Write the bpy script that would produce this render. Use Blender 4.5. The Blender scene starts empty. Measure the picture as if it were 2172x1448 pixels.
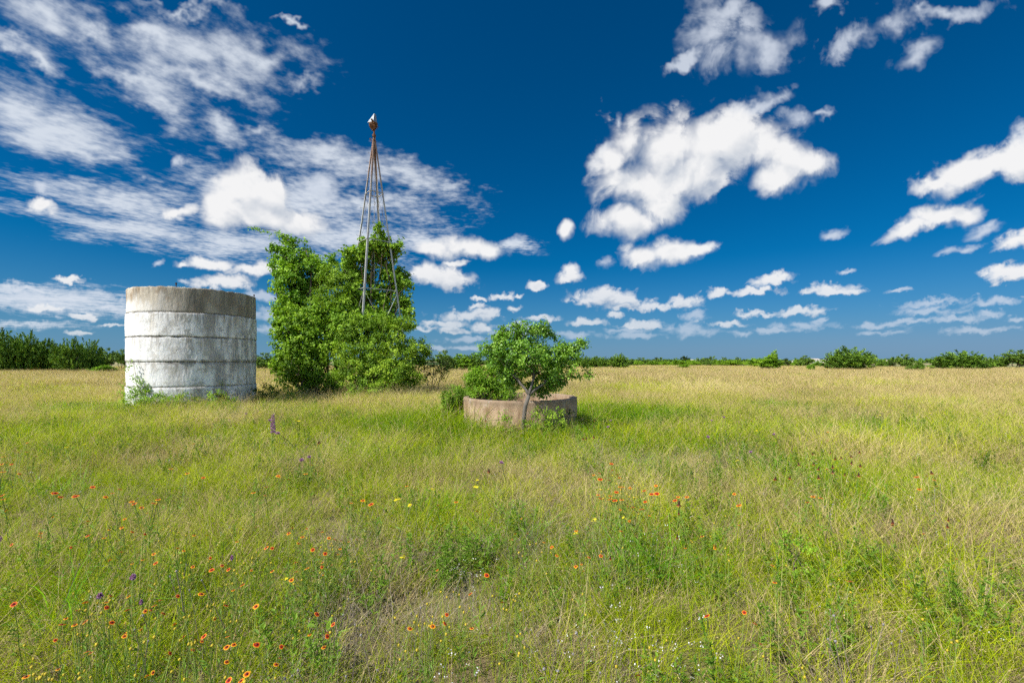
import bpy, math, random
import numpy as np

R_ = math.radians
rng = np.random.default_rng(7)
random.seed(7)
scene = bpy.context.scene
COL = scene.collection

# ------------------------------------------------------------------ photograph geometry
FPX, CX, HY, EYE = 965.0, 1086.0, 765.0, 1.6      # focal length and horizon measured on the photo


def P(px, py, z):
    """world point seen at photo pixel (px, py) and z metres ahead of the camera"""
    return np.array([(px - CX) / FPX * z, z, EYE + (HY - py) / FPX * z])


def on_height(px, py, h):
    """world point of height h seen at photo pixel (px, py)"""
    z = (EYE - h) * FPX / max(py - HY, 3.0)
    return np.array([(px - CX) / FPX * z, z, h])


# ------------------------------------------------------------------ mesh helpers
def nrm(a):
    a = np.asarray(a, float)
    return a / np.maximum(np.linalg.norm(a, axis=-1, keepdims=True), 1e-9)


class Geo:
    """collects vertices, faces, a per-vertex tint and a material index; builds ONE mesh"""

    def __init__(self):
        self.v, self.f, self.t, self.m, self.n = [], [], [], [], 0

    def add(self, V, F, tint=0.5, mat=0):
        V = np.asarray(V, float).reshape(-1, 3)
        self.v.append(V)
        self.t.append(np.broadcast_to(np.asarray(tint, float), (len(V),)).copy())
        for fa in (F if isinstance(F, (list, tuple)) else [F]):
            fa = np.asarray(fa, int)
            if fa.size:
                self.f.append(fa + self.n)
                self.m.append(np.full(len(fa), mat, int))
        self.n += len(V)
        return self

    def mesh(self, name, mats, smooth=False):
        me = bpy.data.meshes.new(name)
        V = np.concatenate(self.v)
        me.vertices.add(len(V))
        me.vertices.foreach_set('co', V.astype(np.float32).ravel())
        loops = np.concatenate([f.ravel() for f in self.f])
        tot = np.concatenate([np.full(len(f), f.shape[1], int) for f in self.f])
        start = np.concatenate([[0], np.cumsum(tot)[:-1]])
        me.loops.add(len(loops))
        me.loops.foreach_set('vertex_index', loops.astype(np.int32))
        me.polygons.add(len(tot))
        me.polygons.foreach_set('loop_start', start.astype(np.int32))
        me.polygons.foreach_set('material_index', np.concatenate(self.m).astype(np.int32))
        me.polygons.foreach_set('use_smooth', np.full(len(tot), smooth))
        me.update(calc_edges=True)
        a = me.attributes.new('tint', 'FLOAT', 'POINT')
        a.data.foreach_set('value', np.concatenate(self.t).astype(np.float32))
        for m in (mats if isinstance(mats, (list, tuple)) else [mats]):
            me.materials.append(m)
        return me


def link(name, me, parent=None, loc=None):
    o = bpy.data.objects.new(name, me)
    COL.objects.link(o)
    if parent is not None:
        o.parent = parent
    if loc is not None:
        o.location = loc
    return o


def tag(o, label=None, cat=None, group=None, kind=None):
    if label:
        o['label'] = label
    if cat:
        o['category'] = cat
    if group:
        o['group'] = group
    if kind:
        o['kind'] = kind
    return o


def empty(name, loc, rz=0.0):
    o = bpy.data.objects.new(name, None)
    o.empty_display_size = 0.1
    COL.objects.link(o)
    o.location = tuple(loc)
    o.rotation_euler = (0, 0, rz)
    return o


def copy_thing(o, loc, rz=0.0, sc=(1, 1, 1)):
    """copy a thing and each of its parts (two levels); mesh data is shared"""
    r = o.copy()
    COL.objects.link(r)
    r.location, r.rotation_euler, r.scale = tuple(loc), (0, 0, rz), sc
    for ch in o.children:
        c = ch.copy()
        COL.objects.link(c)
        c.parent = r
        for g in ch.children:
            d = g.copy()
            COL.objects.link(d)
            d.parent = c
    return r


def tube(pts, rad, sides=6, cap=True):
    pts = np.asarray(pts, float)
    n = len(pts)
    rad = np.broadcast_to(np.asarray(rad, float), (n,))
    tan = nrm(np.gradient(pts, axis=0))
    ref = np.array([0.0, 0.0, 1.0]) if abs(tan[0][2]) < 0.9 else np.array([1.0, 0.0, 0.0])
    V = []
    for i in range(n):
        a = nrm(np.cross(tan[i], ref))
        b = np.cross(tan[i], a)
        ref = -np.cross(tan[i], a) if abs(np.dot(ref, tan[i])) > .95 else ref
        th = np.linspace(0, 2 * np.pi, sides, endpoint=False)
        V.append(pts[i] + rad[i] * (np.cos(th)[:, None] * a + np.sin(th)[:, None] * b))
    V = np.concatenate(V)
    F = [[i * sides + j, i * sides + (j + 1) % sides, (i + 1) * sides + (j + 1) % sides, (i + 1) * sides + j]
         for i in range(n - 1) for j in range(sides)]
    out = [np.array(F)]
    if cap:
        out.append(np.array([list(range(sides))[::-1], list(range((n - 1) * sides, n * sides))]))
    return V, out


def box(c, s, R=None):
    c, s = np.asarray(c, float), np.asarray(s, float) / 2
    V = np.array([[x, y, z] for x in (-1, 1) for y in (-1, 1) for z in (-1, 1)]) * s
    if R is not None:
        V = V @ np.asarray(R).T
    F = np.array([[0, 1, 3, 2], [4, 6, 7, 5], [0, 4, 5, 1], [2, 3, 7, 6], [0, 2, 6, 4], [1, 5, 7, 3]])
    return V + c, F


def bar(a, b, w, h, up=(0, 0, 1)):
    """rectangular bar from a to b"""
    a, b = np.asarray(a, float), np.asarray(b, float)
    d = nrm(b - a)
    x = np.cross(d, up)
    x = nrm(x) if np.linalg.norm(x) > 1e-4 else np.array([1.0, 0, 0])
    y = np.cross(x, d)
    V = np.array([p + sx * w / 2 * x + sy * h / 2 * y for p in (a, b) for sx, sy in ((-1, -1), (1, -1), (1, 1), (-1, 1))])
    F = np.array([[0, 1, 2, 3], [7, 6, 5, 4], [0, 4, 5, 1], [1, 5, 6, 2], [2, 6, 7, 3], [3, 7, 4, 0]])
    return V, F


def wobbly(a, b, n, amp):
    """polyline from a to b with a random wander"""
    a, b = np.asarray(a, float), np.asarray(b, float)
    t = np.linspace(0, 1, n)[:, None]
    w = np.cumsum(rng.normal(0, amp, (n, 3)), axis=0)
    w = w - t * w[-1]
    w[0] = 0
    return a + (b - a) * t + w


def rand_dirs(n):
    return nrm(rng.normal(size=(n, 3)))


def leaf_quads(pos, d, n, L, W, fold=0.25):
    """folded leaves: 4 vertices, 2 triangles each"""
    d = nrm(d)
    x = nrm(np.cross(d, n))
    m = np.cross(x, d)
    L = np.broadcast_to(np.asarray(L, float), (len(pos),))[:, None]
    W = np.broadcast_to(np.asarray(W, float), (len(pos),))[:, None]
    v = np.stack([pos, pos + d * L * .42 + x * W + m * W * fold, pos + d * L - m * L * .12,
                  pos + d * L * .42 - x * W + m * W * fold], axis=1).reshape(-1, 3)
    i = np.arange(len(pos))[:, None] * 4
    return v, np.concatenate([i + [0, 1, 2], i + [0, 2, 3]])


def leaf_cloud(g, lobes, subs, per, spread, L, W, droop=.25, up=.7, shell=(.55, 1.05), zmin=.05, flat=.7, tl=(0.2, .8), zbase=None):
    """sprays of leaves through ellipsoid lobes; returns the spray centres"""
    c = np.array([l[0] for l in lobes], float)
    r = np.array([l[1] for l in lobes], float)
    wgt = (r[:, 0] * r[:, 2]) ** .9
    k = rng.choice(len(lobes), subs, p=wgt / wgt.sum())
    out = rand_dirs(subs)
    rad = rng.uniform(shell[0], shell[1], subs) ** .7
    cen = c[k] + out * r[k] * rad[:, None]
    ok = cen[:, 2] > zmin
    cen, out = cen[ok], out[ok]
    per_n = rng.integers(int(per * .6), int(per * 1.4) + 1, len(cen))
    idx = np.repeat(np.arange(len(cen)), per_n)
    ax = nrm(out[idx] * .7 + rand_dirs(len(cen))[idx] * .7 + np.array([0, 0, .1]))
    along = rng.uniform(-1, 1.3, len(idx))[:, None]
    off = rng.normal(0, 1, (len(idx), 3)) * np.array([1, 1, flat]) * .6
    pos = cen[idx] + spread * (ax * along + off)
    d = ax * .5 + rand_dirs(len(idx)) * .8 + np.array([0, 0, -droop])
    n = np.array([0, 0, up]) + out[idx] * .4 + rand_dirs(len(idx)) * .55
    sz = rng.uniform(.65, 1.25, len(idx))
    base_t = rng.uniform(tl[0], tl[1], len(cen))[idx]
    tint = np.clip(base_t + rng.normal(0, .12, len(idx)), 0, 1)
    okp = pos[:, 2] > zmin
    pos, d, n, sz, tint = pos[okp], d[okp], n[okp], sz[okp], tint[okp]
    V, F = leaf_quads(pos, d, n, L * sz, W * sz)
    g.add(V, F, np.repeat(tint, 4))
    return cen


# ------------------------------------------------------------------ node helpers
class NT:
    def __init__(self, tree):
        self.t = tree
        tree.nodes.clear()

    def n(self, typ, **kw):
        nd = self.t.nodes.new(typ)
        for k, v in kw.items():
            setattr(nd, k, v)
        return nd

    def put(self, sock, v):
        if v is None:
            return
        if isinstance(v, bpy.types.NodeSocket):
            self.t.links.new(v, sock)
        else:
            if hasattr(sock.default_value, '__len__') and not hasattr(v, '__len__'):
                v = (v,) * len(sock.default_value)
            if hasattr(sock.default_value, '__len__') and len(sock.default_value) == 4 and len(v) == 3:
                v = tuple(v) + (1,)
            sock.default_value = v

    def math(self, op, a, b=None, c=None, clamp=False):
        nd = self.n('ShaderNodeMath', operation=op, use_clamp=clamp)
        for i, v in enumerate((a, b, c)):
            if v is not None:
                self.put(nd.inputs[i], v)
        return nd.outputs[0]

    def vmath(self, op, a, b=None, s=None):
        nd = self.n('ShaderNodeVectorMath', operation=op)
        self.put(nd.inputs[0], a)
        if b is not None:
            self.put(nd.inputs[1], b)
        if s is not None:
            self.put(nd.inputs['Scale'], s)
        return nd.outputs['Value'] if op in ('LENGTH', 'DOT_PRODUCT', 'DISTANCE') else nd.outputs['Vector']

    def xyz(self, x=0.0, y=0.0, z=0.0):
        nd = self.n('ShaderNodeCombineXYZ')
        for i, v in enumerate((x, y, z)):
            self.put(nd.inputs[i], v)
        return nd.outputs[0]

    def sep(self, v):
        nd = self.n('ShaderNodeSeparateXYZ')
        self.put(nd.inputs[0], v)
        return nd.outputs

    def noise(self, vec, scale, detail=4, rough=.5, out=0, dist=0.0, lac=2.0):
        nd = self.n('ShaderNodeTexNoise')
        if vec is not None:
            self.put(nd.inputs['Vector'], vec)
        for k, v in (('Scale', scale), ('Detail', detail), ('Roughness', rough), ('Distortion', dist), ('Lacunarity', lac)):
            self.put(nd.inputs[k], v)
        return nd.outputs[out]

    def ramp(self, f, a, b, lo=0.0, hi=1.0, smooth=True):
        nd = self.n('ShaderNodeMapRange', interpolation_type='SMOOTHSTEP' if smooth else 'LINEAR', clamp=True)
        self.put(nd.inputs[0], f)
        for i, v in enumerate((a, b, lo, hi)):
            self.put(nd.inputs[i + 1], v)
        return nd.outputs[0]

    def mix(self, f, a, b, blend='MIX'):
        nd = self.n('ShaderNodeMix', data_type='RGBA', blend_type=blend, clamp_factor=True)
        self.put(nd.inputs[0], f)
        self.put(nd.inputs[6], a)
        self.put(nd.inputs[7], b)
        return nd.outputs[2]

    def attr(self, name, inst=False):
        nd = self.n('ShaderNodeAttribute', attribute_name=name, attribute_type='INSTANCER' if inst else 'GEOMETRY')
        return nd.outputs['Fac']

    def coord(self, which='Object'):
        return self.n('ShaderNodeTexCoord').outputs[which]

    def mapping(self, v, scale=(1, 1, 1), loc=(0, 0, 0), rot=(0, 0, 0)):
        nd = self.n('ShaderNodeMapping')
        self.put(nd.inputs[0], v)
        self.put(nd.inputs['Location'], loc)
        self.put(nd.inputs['Rotation'], rot)
        self.put(nd.inputs['Scale'], scale)
        return nd.outputs[0]


def new_mat(name):
    m = bpy.data.materials.new(name)
    m.use_nodes = True
    return m, NT(m.node_tree)


def finish(nt, color, rough=.7, metal=0.0, bump=None, bstr=.5, bdist=.02, spec=.3, trans=0.0, tcol=None):
    p = nt.n('ShaderNodeBsdfPrincipled')
    nt.put(p.inputs['Base Color'], color)
    nt.put(p.inputs['Roughness'], rough)
    nt.put(p.inputs['Metallic'], metal)
    nt.put(p.inputs['Specular IOR Level'], spec)
    if bump is not None:
        b = nt.n('ShaderNodeBump')
        b.inputs['Strength'].default_value = bstr
        b.inputs['Distance'].default_value = bdist
        nt.put(b.inputs['Height'], bump)
        nt.put(p.inputs['Normal'], b.outputs[0])
    sh = p.outputs[0]
    if trans > 0:
        tr = nt.n('ShaderNodeBsdfTranslucent')
        nt.put(tr.inputs['Color'], tcol if tcol is not None else color)
        mx = nt.n('ShaderNodeMixShader')
        nt.put(mx.inputs[0], trans)
        nt.put(mx.inputs[1], sh)
        nt.put(mx.inputs[2], tr.outputs[0])
        sh = mx.outputs[0]
    o = nt.n('ShaderNodeOutputMaterial')
    nt.put(o.inputs['Surface'], sh)


def tint_mat(name, cols, rough=.6, trans=.3, spec=.25, inst=False, tcol_gain=1.15, sat=1.0):
    """colour ramp over the per-leaf tint (a property of the leaf), optionally shifted per tuft"""
    m, nt = new_mat(name)
    t = nt.attr('tint')
    if inst:
        t = nt.math('ADD', nt.math('MULTIPLY', t, .55), nt.math('MULTIPLY', nt.attr('tone', True), .45))
    r = nt.n('ShaderNodeValToRGB')
    el = r.color_ramp.elements
    while len(el) < len(cols):
        el.new(.5)
    for i, c in enumerate(cols):
        el[i].position = i / (len(cols) - 1)
        el[i].color = tuple(c) + (1,)
    nt.put(r.inputs[0], t)
    tc = nt.mix(1.0, r.outputs[0], (tcol_gain, tcol_gain * 1.05, tcol_gain * .5), 'MULTIPLY')
    finish(nt, r.outputs[0], rough, trans=trans, tcol=tc, spec=spec)
    return m


# ------------------------------------------------------------------ camera, sun
cam_d = bpy.data.cameras.new('camera')
cam_d.sensor_fit = 'HORIZONTAL'
cam_d.sensor_width = 36.0
cam_d.lens = FPX / 2172.0 * 36.0
cam_d.shift_y = (HY - 724.0) / 2172.0
cam_d.clip_start, cam_d.clip_end = 0.1, 20000.0
cam = bpy.data.objects.new('camera', cam_d)
COL.objects.link(cam)
cam.location = (0, 0, EYE)
cam.rotation_euler = (R_(90), 0, 0)
scene.camera = cam

SUN_EL = R_(47)
sun_h = np.array([-0.82, -0.57])
sun_h /= np.linalg.norm(sun_h)
SUN_DIR = np.array([sun_h[0] * math.cos(SUN_EL), sun_h[1] * math.cos(SUN_EL), math.sin(SUN_EL)])
sun_d = bpy.data.lights.new('sun', 'SUN')
sun_d.energy, sun_d.angle, sun_d.color = 4.3, R_(.55), (1.0, .955, .88)
sun = bpy.data.objects.new('sun', sun_d)
COL.objects.link(sun)
sun.location = (-30, -20, 40)
from mathutils import Vector
sun.rotation_euler = Vector(tuple(-SUN_DIR)).to_track_quat('-Z', 'Y').to_euler()

EXPOSURE = 0.85
vs = scene.view_settings
scene.display_settings.display_device = 'sRGB'
vs.view_transform, vs.look, vs.exposure, vs.gamma = 'Standard', 'None', EXPOSURE, 1.0
vs.use_curve_mapping = False
cy = scene.cycles
cy.max_bounces, cy.diffuse_bounces, cy.glossy_bounces, cy.transmission_bounces, cy.transparent_max_bounces = 3, 2, 1, 2, 4
cy.caustics_reflective = cy.caustics_refractive = False
cy.use_denoising = False
cy.use_adaptive_sampling, cy.adaptive_threshold, cy.adaptive_min_samples = True, .03, 20
cy.sample_clamp_indirect = 4.0
# ------------------------------------------------------------------ sky: Nishita + a cloud layer in direction space
def uvp(px, py):
    return (px - CX) / FPX, (HY - py) / FPX


CUMULUS = [  # centre x, y, half width, half height, tilt in degrees (photo measures of each puff)
    (1335, 300, 72, 62, 0), (1420, 310, 92, 72, 20), (1520, 292, 92, 56, 15), (1600, 305, 85, 62, 0), (1655, 330, 70, 58, -10),
    (1340, 388, 76, 52, 0), (1420, 402, 82, 50, 22), (1412, 436, 44, 28, 15), (1485, 370, 80, 56, 20), (1705, 345, 46, 40, -20),
    (1650, 375, 62, 30, 8), (1322, 466, 62, 31, 0), (1295, 335, 46, 38, 0),
    (1368, 538, 48, 29, 5), (1420, 532, 60, 26, 0), (1478, 527, 44, 15, 12), (1194, 487, 19, 17, 0), (1213, 586, 33, 15, 0), (1214, 572, 19, 18, 0),
    (2085, 355, 115, 34, 24), (2155, 330, 55, 46, 30), (1985, 390, 62, 18, 20), (1990, 457, 88, 26, 16), (1935, 487, 64, 16, 14),
    (2035, 448, 45, 24, 0), (2155, 507, 52, 20, 15), (2145, 578, 62, 20, 5),
    (990, 524, 82, 25, -4), (1032, 532, 36, 20, 0), (925, 520, 42, 17, 0), (925, 588, 66, 24, 0), (962, 594, 52, 18, 0), (892, 582, 38, 22, 0), (975, 557, 28, 8, 5),
    (1285, 632, 76, 22, 0), (1240, 640, 44, 11, 0), (1335, 640, 55, 15, -6), (1385, 652, 90, 9, 0), (1432, 646, 54, 14, 8), (1340, 655, 60, 7, 0),
    (1066, 629, 30, 11, 0), (1016, 635, 18, 6, 0), (1098, 628, 14, 5, 12), (1087, 651, 15, 7, 0), (1000, 669, 68, 15, 0), (1012, 652, 20, 7, 0),
    (955, 688, 44, 8, 0), (905, 697, 28, 6, 0), (957, 703, 36, 7, 0), (1146, 675, 44, 8, 0), (1241, 682, 40, 8, 0), (1024, 693, 26, 10, 0),
    (1370, 686, 44, 9, 0), (1345, 690, 40, 5, 0), (1302, 667, 16, 6, 0), (1524, 619, 28, 10, 4), (1642, 593, 52, 13, 8), (1612, 617, 56, 9, 0), (1765, 612, 46, 13, 5),
    (1765, 618, 62, 7, 0), (1590, 665, 34, 8, 4), (1625, 668, 24, 7, 0), (1695, 661, 60, 10, 5), (1545, 686, 55, 7, 0),
    (525, 395, 78, 55, 0), (575, 405, 48, 36, 0), (478, 452, 58, 46, 0), (560, 455, 85, 34, 0), (630, 475, 66, 32, -10), (480, 380, 40, 30, 0),
    (440, 559, 70, 15, 0), (528, 571, 56, 16, 0), (470, 596, 62, 14, 0), (393, 561, 20, 8, 0), (145, 593, 36, 8, 0),
    (95, 651, 34, 7, 0), (178, 671, 36, 7, 0), (240, 688, 28, 4, 0), (178, 706, 40, 5, 0), (90, 447, 38, 15, -5), (384, 447, 42, 15, 0), (1140, 606, 22, 7, 0),
]
THIN = [
    (1570, 80, 92, 62, 0), (1625, 95, 48, 44, 0), (1515, 65, 62, 40, 35), (1560, 25, 78, 36, 0), (1450, 119, 44, 13, 22),
    (1825, 72, 72, 42, 35), (1885, 32, 100, 42, 22), (2000, 20, 115, 26, 5), (1930, 112, 72, 34, 35), (1760, 25, 30, 22, 0),
    (1600, 228, 95, 16, 22), (1655, 203, 46, 19, 0), (1695, 255, 46, 28, -15), (1750, 252, 34, 13, 20), (1275, 320, 16, 44, -25), (1312, 258, 14, 28, -10),
    (1283, 556, 24, 14, 0), (2092, 486, 46, 12, 15), (2050, 522, 52, 10, 10), (1765, 492, 26, 10, 15), (2155, 290, 40, 22, 30),
    (660, 415, 60, 30, -15), (375, 341, 15, 13, -30), (306, 368, 15, 12, 0), (335, 556, 16, 8, 30), (392, 594, 12, 6, 0), (85, 406, 24, 12, -20),
    (1085, 512, 24, 10, 0), (1470, 670, 30, 10, 0), (1740, 682, 20, 6, 0), (1576, 706, 34, 6, 0), (1460, 700, 60, 12, 0),
    (1975, 658, 60, 11, 0), (1930, 682, 70, 6, 3), (2025, 677, 66, 8, 3), (2095, 665, 30, 8, 5), (2160, 676, 30, 7, 0), (1900, 618, 26, 6, 0),
    (1350, 712, 60, 7, 0), (1080, 705, 60, 8, 0), (1000, 720, 60, 6, 0), (1230, 710, 40, 8, 0), (560, 625, 40, 12, 0), (575, 665, 50, 12, 0), (560, 700, 60, 10, 0),
    (100, 640, 190, 30, -3), (60, 612, 110, 12, -3), (1100, 690, 60, 7, 0), (980, 738, 110, 5, 0),
    (1330, 700, 40, 6, 0), (1640, 700, 60, 6, 0), (1870, 705, 60, 6, 2), (2080, 700, 70, 7, 2), (1980, 640, 80, 8, 4), (1700, 690, 60, 8, 0), (1850, 690, 80, 8, 0), (1800, 575, 20, 6, 0), (2110, 640, 60, 9, 5),
]
CIRRUS = [
    (95, 40, 90, 62, -20), (25, 80, 90, 26, -25), (190, 75, 75, 30, -25), (470, 112, 165, 62, -10), (335, 78, 70, 34, -15), (565, 112, 100, 38, -10),
    (110, 275, 170, 66, -16), (40, 235, 110, 56, -10), (335, 222, 84, 36, -25), (270, 160, 150, 24, -25), (70, 120, 60, 16, -30), (460, 268, 64, 26, -22),
    (180, 325, 150, 24, -14), (640, 180, 42, 15, 0), (610, 40, 30, 9, -5), (400, 25, 120, 16, -10), (560, 290, 40, 12, -10),
    (240, 425, 210, 34, -8), (310, 487, 270, 34, -9), (480, 515, 230, 32, -7), (690, 330, 165, 40, -14), (850, 372, 150, 36, -14), (960, 400, 42, 16, -5),
    (720, 500, 170, 44, -10), (880, 505, 80, 30, -8), (1090, 520, 50, 14, -5), (560, 420, 260, 60, -10),
    (110, 632, 200, 26, -2), (40, 612, 110, 14, -3), (220, 655, 120, 16, 0), (60, 690, 130, 8, 0), (780, 430, 150, 26, -12), (430, 180, 150, 30, -20),
]


def build_world():
    w = bpy.data.worlds.new('World')
    scene.world = w
    w.use_nodes = True
    nt = NT(w.node_tree)
    sky = nt.n('ShaderNodeTexSky')
    sky.sky_type = 'NISHITA'
    sky.sun_disc = False
    sky.sun_elevation = SUN_EL
    sky.sun_rotation = math.atan2(SUN_DIR[0], SUN_DIR[1])
    sky.air_density, sky.dust_density, sky.ozone_density = 1.0, .5, 2.5
    sky.altitude = 250
    # deep, polarised blue of the photograph
    sc = nt.n('ShaderNodeSeparateColor')
    nt.put(sc.inputs[0], sky.outputs[0])
    red = nt.math('MULTIPLY', nt.math('POWER', nt.math('MULTIPLY', sc.outputs[0], .1), 4.0), SKY_GAIN[0])
    cc = nt.n('ShaderNodeCombineColor')
    nt.put(cc.inputs[0], red)
    nt.put(cc.inputs[1], nt.math('MULTIPLY', sc.outputs[1], SKY_GAIN[1]))
    nt.put(cc.inputs[2], nt.math('MULTIPLY', sc.outputs[2], SKY_GAIN[2]))
    skyc = cc.outputs[0]
    el = nt.sep(nt.coord('Generated'))[2]
    skyc = nt.mix(nt.math('MULTIPLY', nt.math('POWER', nt.ramp(el, -.02, .21, 1.0, 0.0, smooth=False), 1.6), .85), skyc, SKY_HORIZON)

    x, y, z = nt.sep(nt.coord('Generated'))
    # the polariser's dark band lies ahead; the unseen sky beside and behind is brightened to lift shade
    skyc = nt.mix(nt.ramp(y, .56, .12), skyc, nt.mix(1.0, sky.outputs[0], SKY_LIFT, 'MULTIPLY'))
    ys = nt.math('MAXIMUM', y, .02)
    u, v = nt.math('DIVIDE', x, ys), nt.math('DIVIDE', z, ys)
    front = nt.ramp(y, .03, .12)
    loc = nt.math('ADD', nt.math('MAXIMUM', v, 0.0), .08)

    def noise2(vec, scale, detail, rough, out=0, dist=0.0):
        sock = nt.noise(vec, scale, detail, rough, out, dist)
        sock.node.noise_dimensions = '2D'
        return sock.node.outputs[out]

    def field(nt, vec, blobs, k):
        if not blobs:
            return None
        cur = None
        pu, pv, _ = nt.sep(vec)
        for cx, cy_, rx, ry, rot in blobs:
            if cur is not None:      # z carries the running value (scaled to nothing) so puffs are evaluated one after another
                vec = nt.xyz(pu, pv, cur)
            uu, vv = uvp(cx, cy_)
            mp = nt.n('ShaderNodeMapping', vector_type='TEXTURE')
            nt.put(mp.inputs[0], vec)
            mp.inputs['Location'].default_value = (uu, vv, 0)
            mp.inputs['Rotation'].default_value = (0, 0, R_(rot))
            mp.inputs['Scale'].default_value = (rx / FPX, ry / FPX, 1e6)
            L = nt.vmath('LENGTH', mp.outputs[0])
            cur = L if cur is None else nt.math('SMOOTH_MIN', cur, L, k)
        return cur

    def at(du, dv):
        uu = nt.math('ADD', u, nt.math('MULTIPLY', loc, du))
        vv = nt.math('ADD', v, nt.math('MULTIPLY', loc, dv))
        low = nt.ramp(vv, .10, .32, 1.0, 0.0)
        flat = nt.xyz(uu, vv, 0.0)
        wn = nt.mix(low, noise2(flat, 8.0, 4, .58, out=1), noise2(flat, 27.0, 3, .58, out=1))
        wv = nt.vmath('SCALE', nt.vmath('SUBTRACT', wn, (.5, .5, .5)), s=nt.math('MULTIPLY', loc, .17))
        p = nt.vmath('MULTIPLY', nt.vmath('ADD', nt.xyz(uu, vv, 0.0), wv), (1, 1, 0))
        na = noise2(flat, 9.0, 7, .58, dist=.3)
        nb = noise2(nt.vmath('MULTIPLY', flat, (.8, 1.15, 0)), 34.0, 5, .58, dist=.3)
        n1 = nt.math('SUBTRACT', nt.math('ADD', nt.math('MULTIPLY', na, nt.math('SUBTRACT', 1.0, low)), nt.math('MULTIPLY', nb, low)), .5)
        # rounded billows
        vo = nt.n('ShaderNodeTexVoronoi', voronoi_dimensions='2D', feature='SMOOTH_F1')
        nt.put(vo.inputs['Vector'], nt.vmath('ADD', nt.vmath('SCALE', flat, s=nt.math('DIVIDE', 6.5, nt.math('ADD', nt.math('MULTIPLY', loc, 1.2), .18))), nt.vmath('SCALE', nt.xyz(n1, nt.math('MULTIPLY', n1, -.7), 0.0), s=1.1)))
        for k_, v_ in (('Scale', 1.0), ('Detail', 2.0), ('Roughness', .55), ('Lacunarity', 2.3), ('Smoothness', .7)):
            vo.inputs[k_].default_value = v_
        n1 = nt.math('ADD', n1, nt.math('MULTIPLY', nt.math('SUBTRACT', vo.outputs['Distance'], .62), .5))
        return p, n1

    p, n1 = at(0.0, 0.0)
    p2, n2 = at(-.05, .095)
    # high thin cloud: texture laid on the cloud plane, drawn out along the wind
    vm = nt.math('MAXIMUM', v, .04)
    q = nt.xyz(nt.math('DIVIDE', u, vm), nt.math('DIVIDE', .75, vm), 0.0)
    c1 = noise2(q, 3.0, 8, .58)
    c2 = noise2(nt.vmath('MULTIPLY', q, (1.0, 1.3, 1.0)), 17.0, 4, .55)
    cn = nt.math('ADD', nt.math('MULTIPLY', nt.math('SUBTRACT', c1, .5), CI_A), nt.math('MULTIPLY', nt.math('SUBTRACT', c2, .5), CI_B))
    far = nt.ramp(v, .03, .24, .6, 1.0)

    def background(nt, col):
        bg = nt.n('ShaderNodeBackground')
        nt.put(bg.inputs[0], col)
        bg.inputs[1].default_value = .1
        return bg.outputs[0]

    outer = nt
    shared = [('p', 'NodeSocketVector', p), ('p2', 'NodeSocketVector', p2), ('n1', 'NodeSocketFloat', n1), ('n2', 'NodeSocketFloat', n2),
              ('cn', 'NodeSocketFloat', cn), ('sky', 'NodeSocketColor', skyc), ('far', 'NodeSocketFloat', far), ('front', 'NodeSocketFloat', front)]

    def clouds(cu, th, ci):
        """node group: sky colour with the puffs that can reach this cell"""
        g = bpy.data.node_groups.new('cloud_cell', 'ShaderNodeTree')
        for nm, ty, _ in shared:
            g.interface.new_socket(nm, in_out='INPUT', socket_type=ty)
        g.interface.new_socket('sky', in_out='OUTPUT', socket_type='NodeSocketShader')
        nt = NT(g)
        gi = nt.n('NodeGroupInput')
        p, p2, n1, n2, cn, skyc, far, front = [gi.outputs[i] for i in range(8)]
        col = skyc
        f = field(nt, p, ci, .5)
        if f is not None:
            a = nt.math('MULTIPLY', nt.ramp(nt.math('ADD', f, cn), 1.38, -.3), .92)
            col = nt.mix(nt.math('MULTIPLY', a, front), col, CIRRUS_COL)
        f = field(nt, p, th, .25)
        if f is not None:
            a = nt.math('MULTIPLY', nt.ramp(nt.math('ADD', f, nt.math('MULTIPLY', n1, 1.7)), 1.42, .2), nt.math('MULTIPLY', nt.math('MULTIPLY', far, nt.ramp(v, .02, .12, .22, 1.0)), .8))
            col = nt.mix(nt.math('MULTIPLY', a, front), col, THIN_COL)
        f = field(nt, p, cu, .28)
        if f is not None:
            fc = nt.math('ADD', f, nt.math('MULTIPLY', n1, 1.4))
            fc2 = nt.math('ADD', field(nt, p2, cu, .28), nt.math('MULTIPLY', n2, 1.4))
            # light: brighter where the cloud thins towards the sun
            lit = nt.ramp(nt.math('SUBTRACT', fc2, fc), -.8, .8)
            core = nt.math('MULTIPLY', nt.ramp(fc, .75, .0), nt.ramp(n2, -.2, .2, 1.0, .25))
            lit = nt.math('SUBTRACT', nt.math('ADD', nt.math('MULTIPLY', lit, 1.0), .19), nt.math('MULTIPLY', core, .34), clamp=True)
            a = nt.math('MULTIPLY', nt.ramp(fc, 1.34, .48), far)
            col = nt.mix(nt.math('MULTIPLY', a, front), col, nt.mix(lit, CLOUD_SHADE, CLOUD_LIT))
        nt.put(nt.n('NodeGroupOutput').inputs[0], background(nt, col))
        gn = outer.n('ShaderNodeGroup')
        gn.node_tree = g
        for i, (_, _, sock) in enumerate(shared):
            outer.t.links.new(sock, gn.inputs[i])
        return gn.outputs[0]

    def reach(b, k, cell):
        """can puff b matter inside the cell (photo pixels)?"""
        cx, cy_, rx, ry, rot = b
        c, s = abs(math.cos(R_(rot))), abs(math.sin(R_(rot)))
        ex, ey = k * (rx * c + ry * s) + 30, k * (rx * s + ry * c) + 30
        return cell[0] - ex < cx < cell[2] + ex and cell[1] - ey < cy_ < cell[3] + ey

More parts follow.
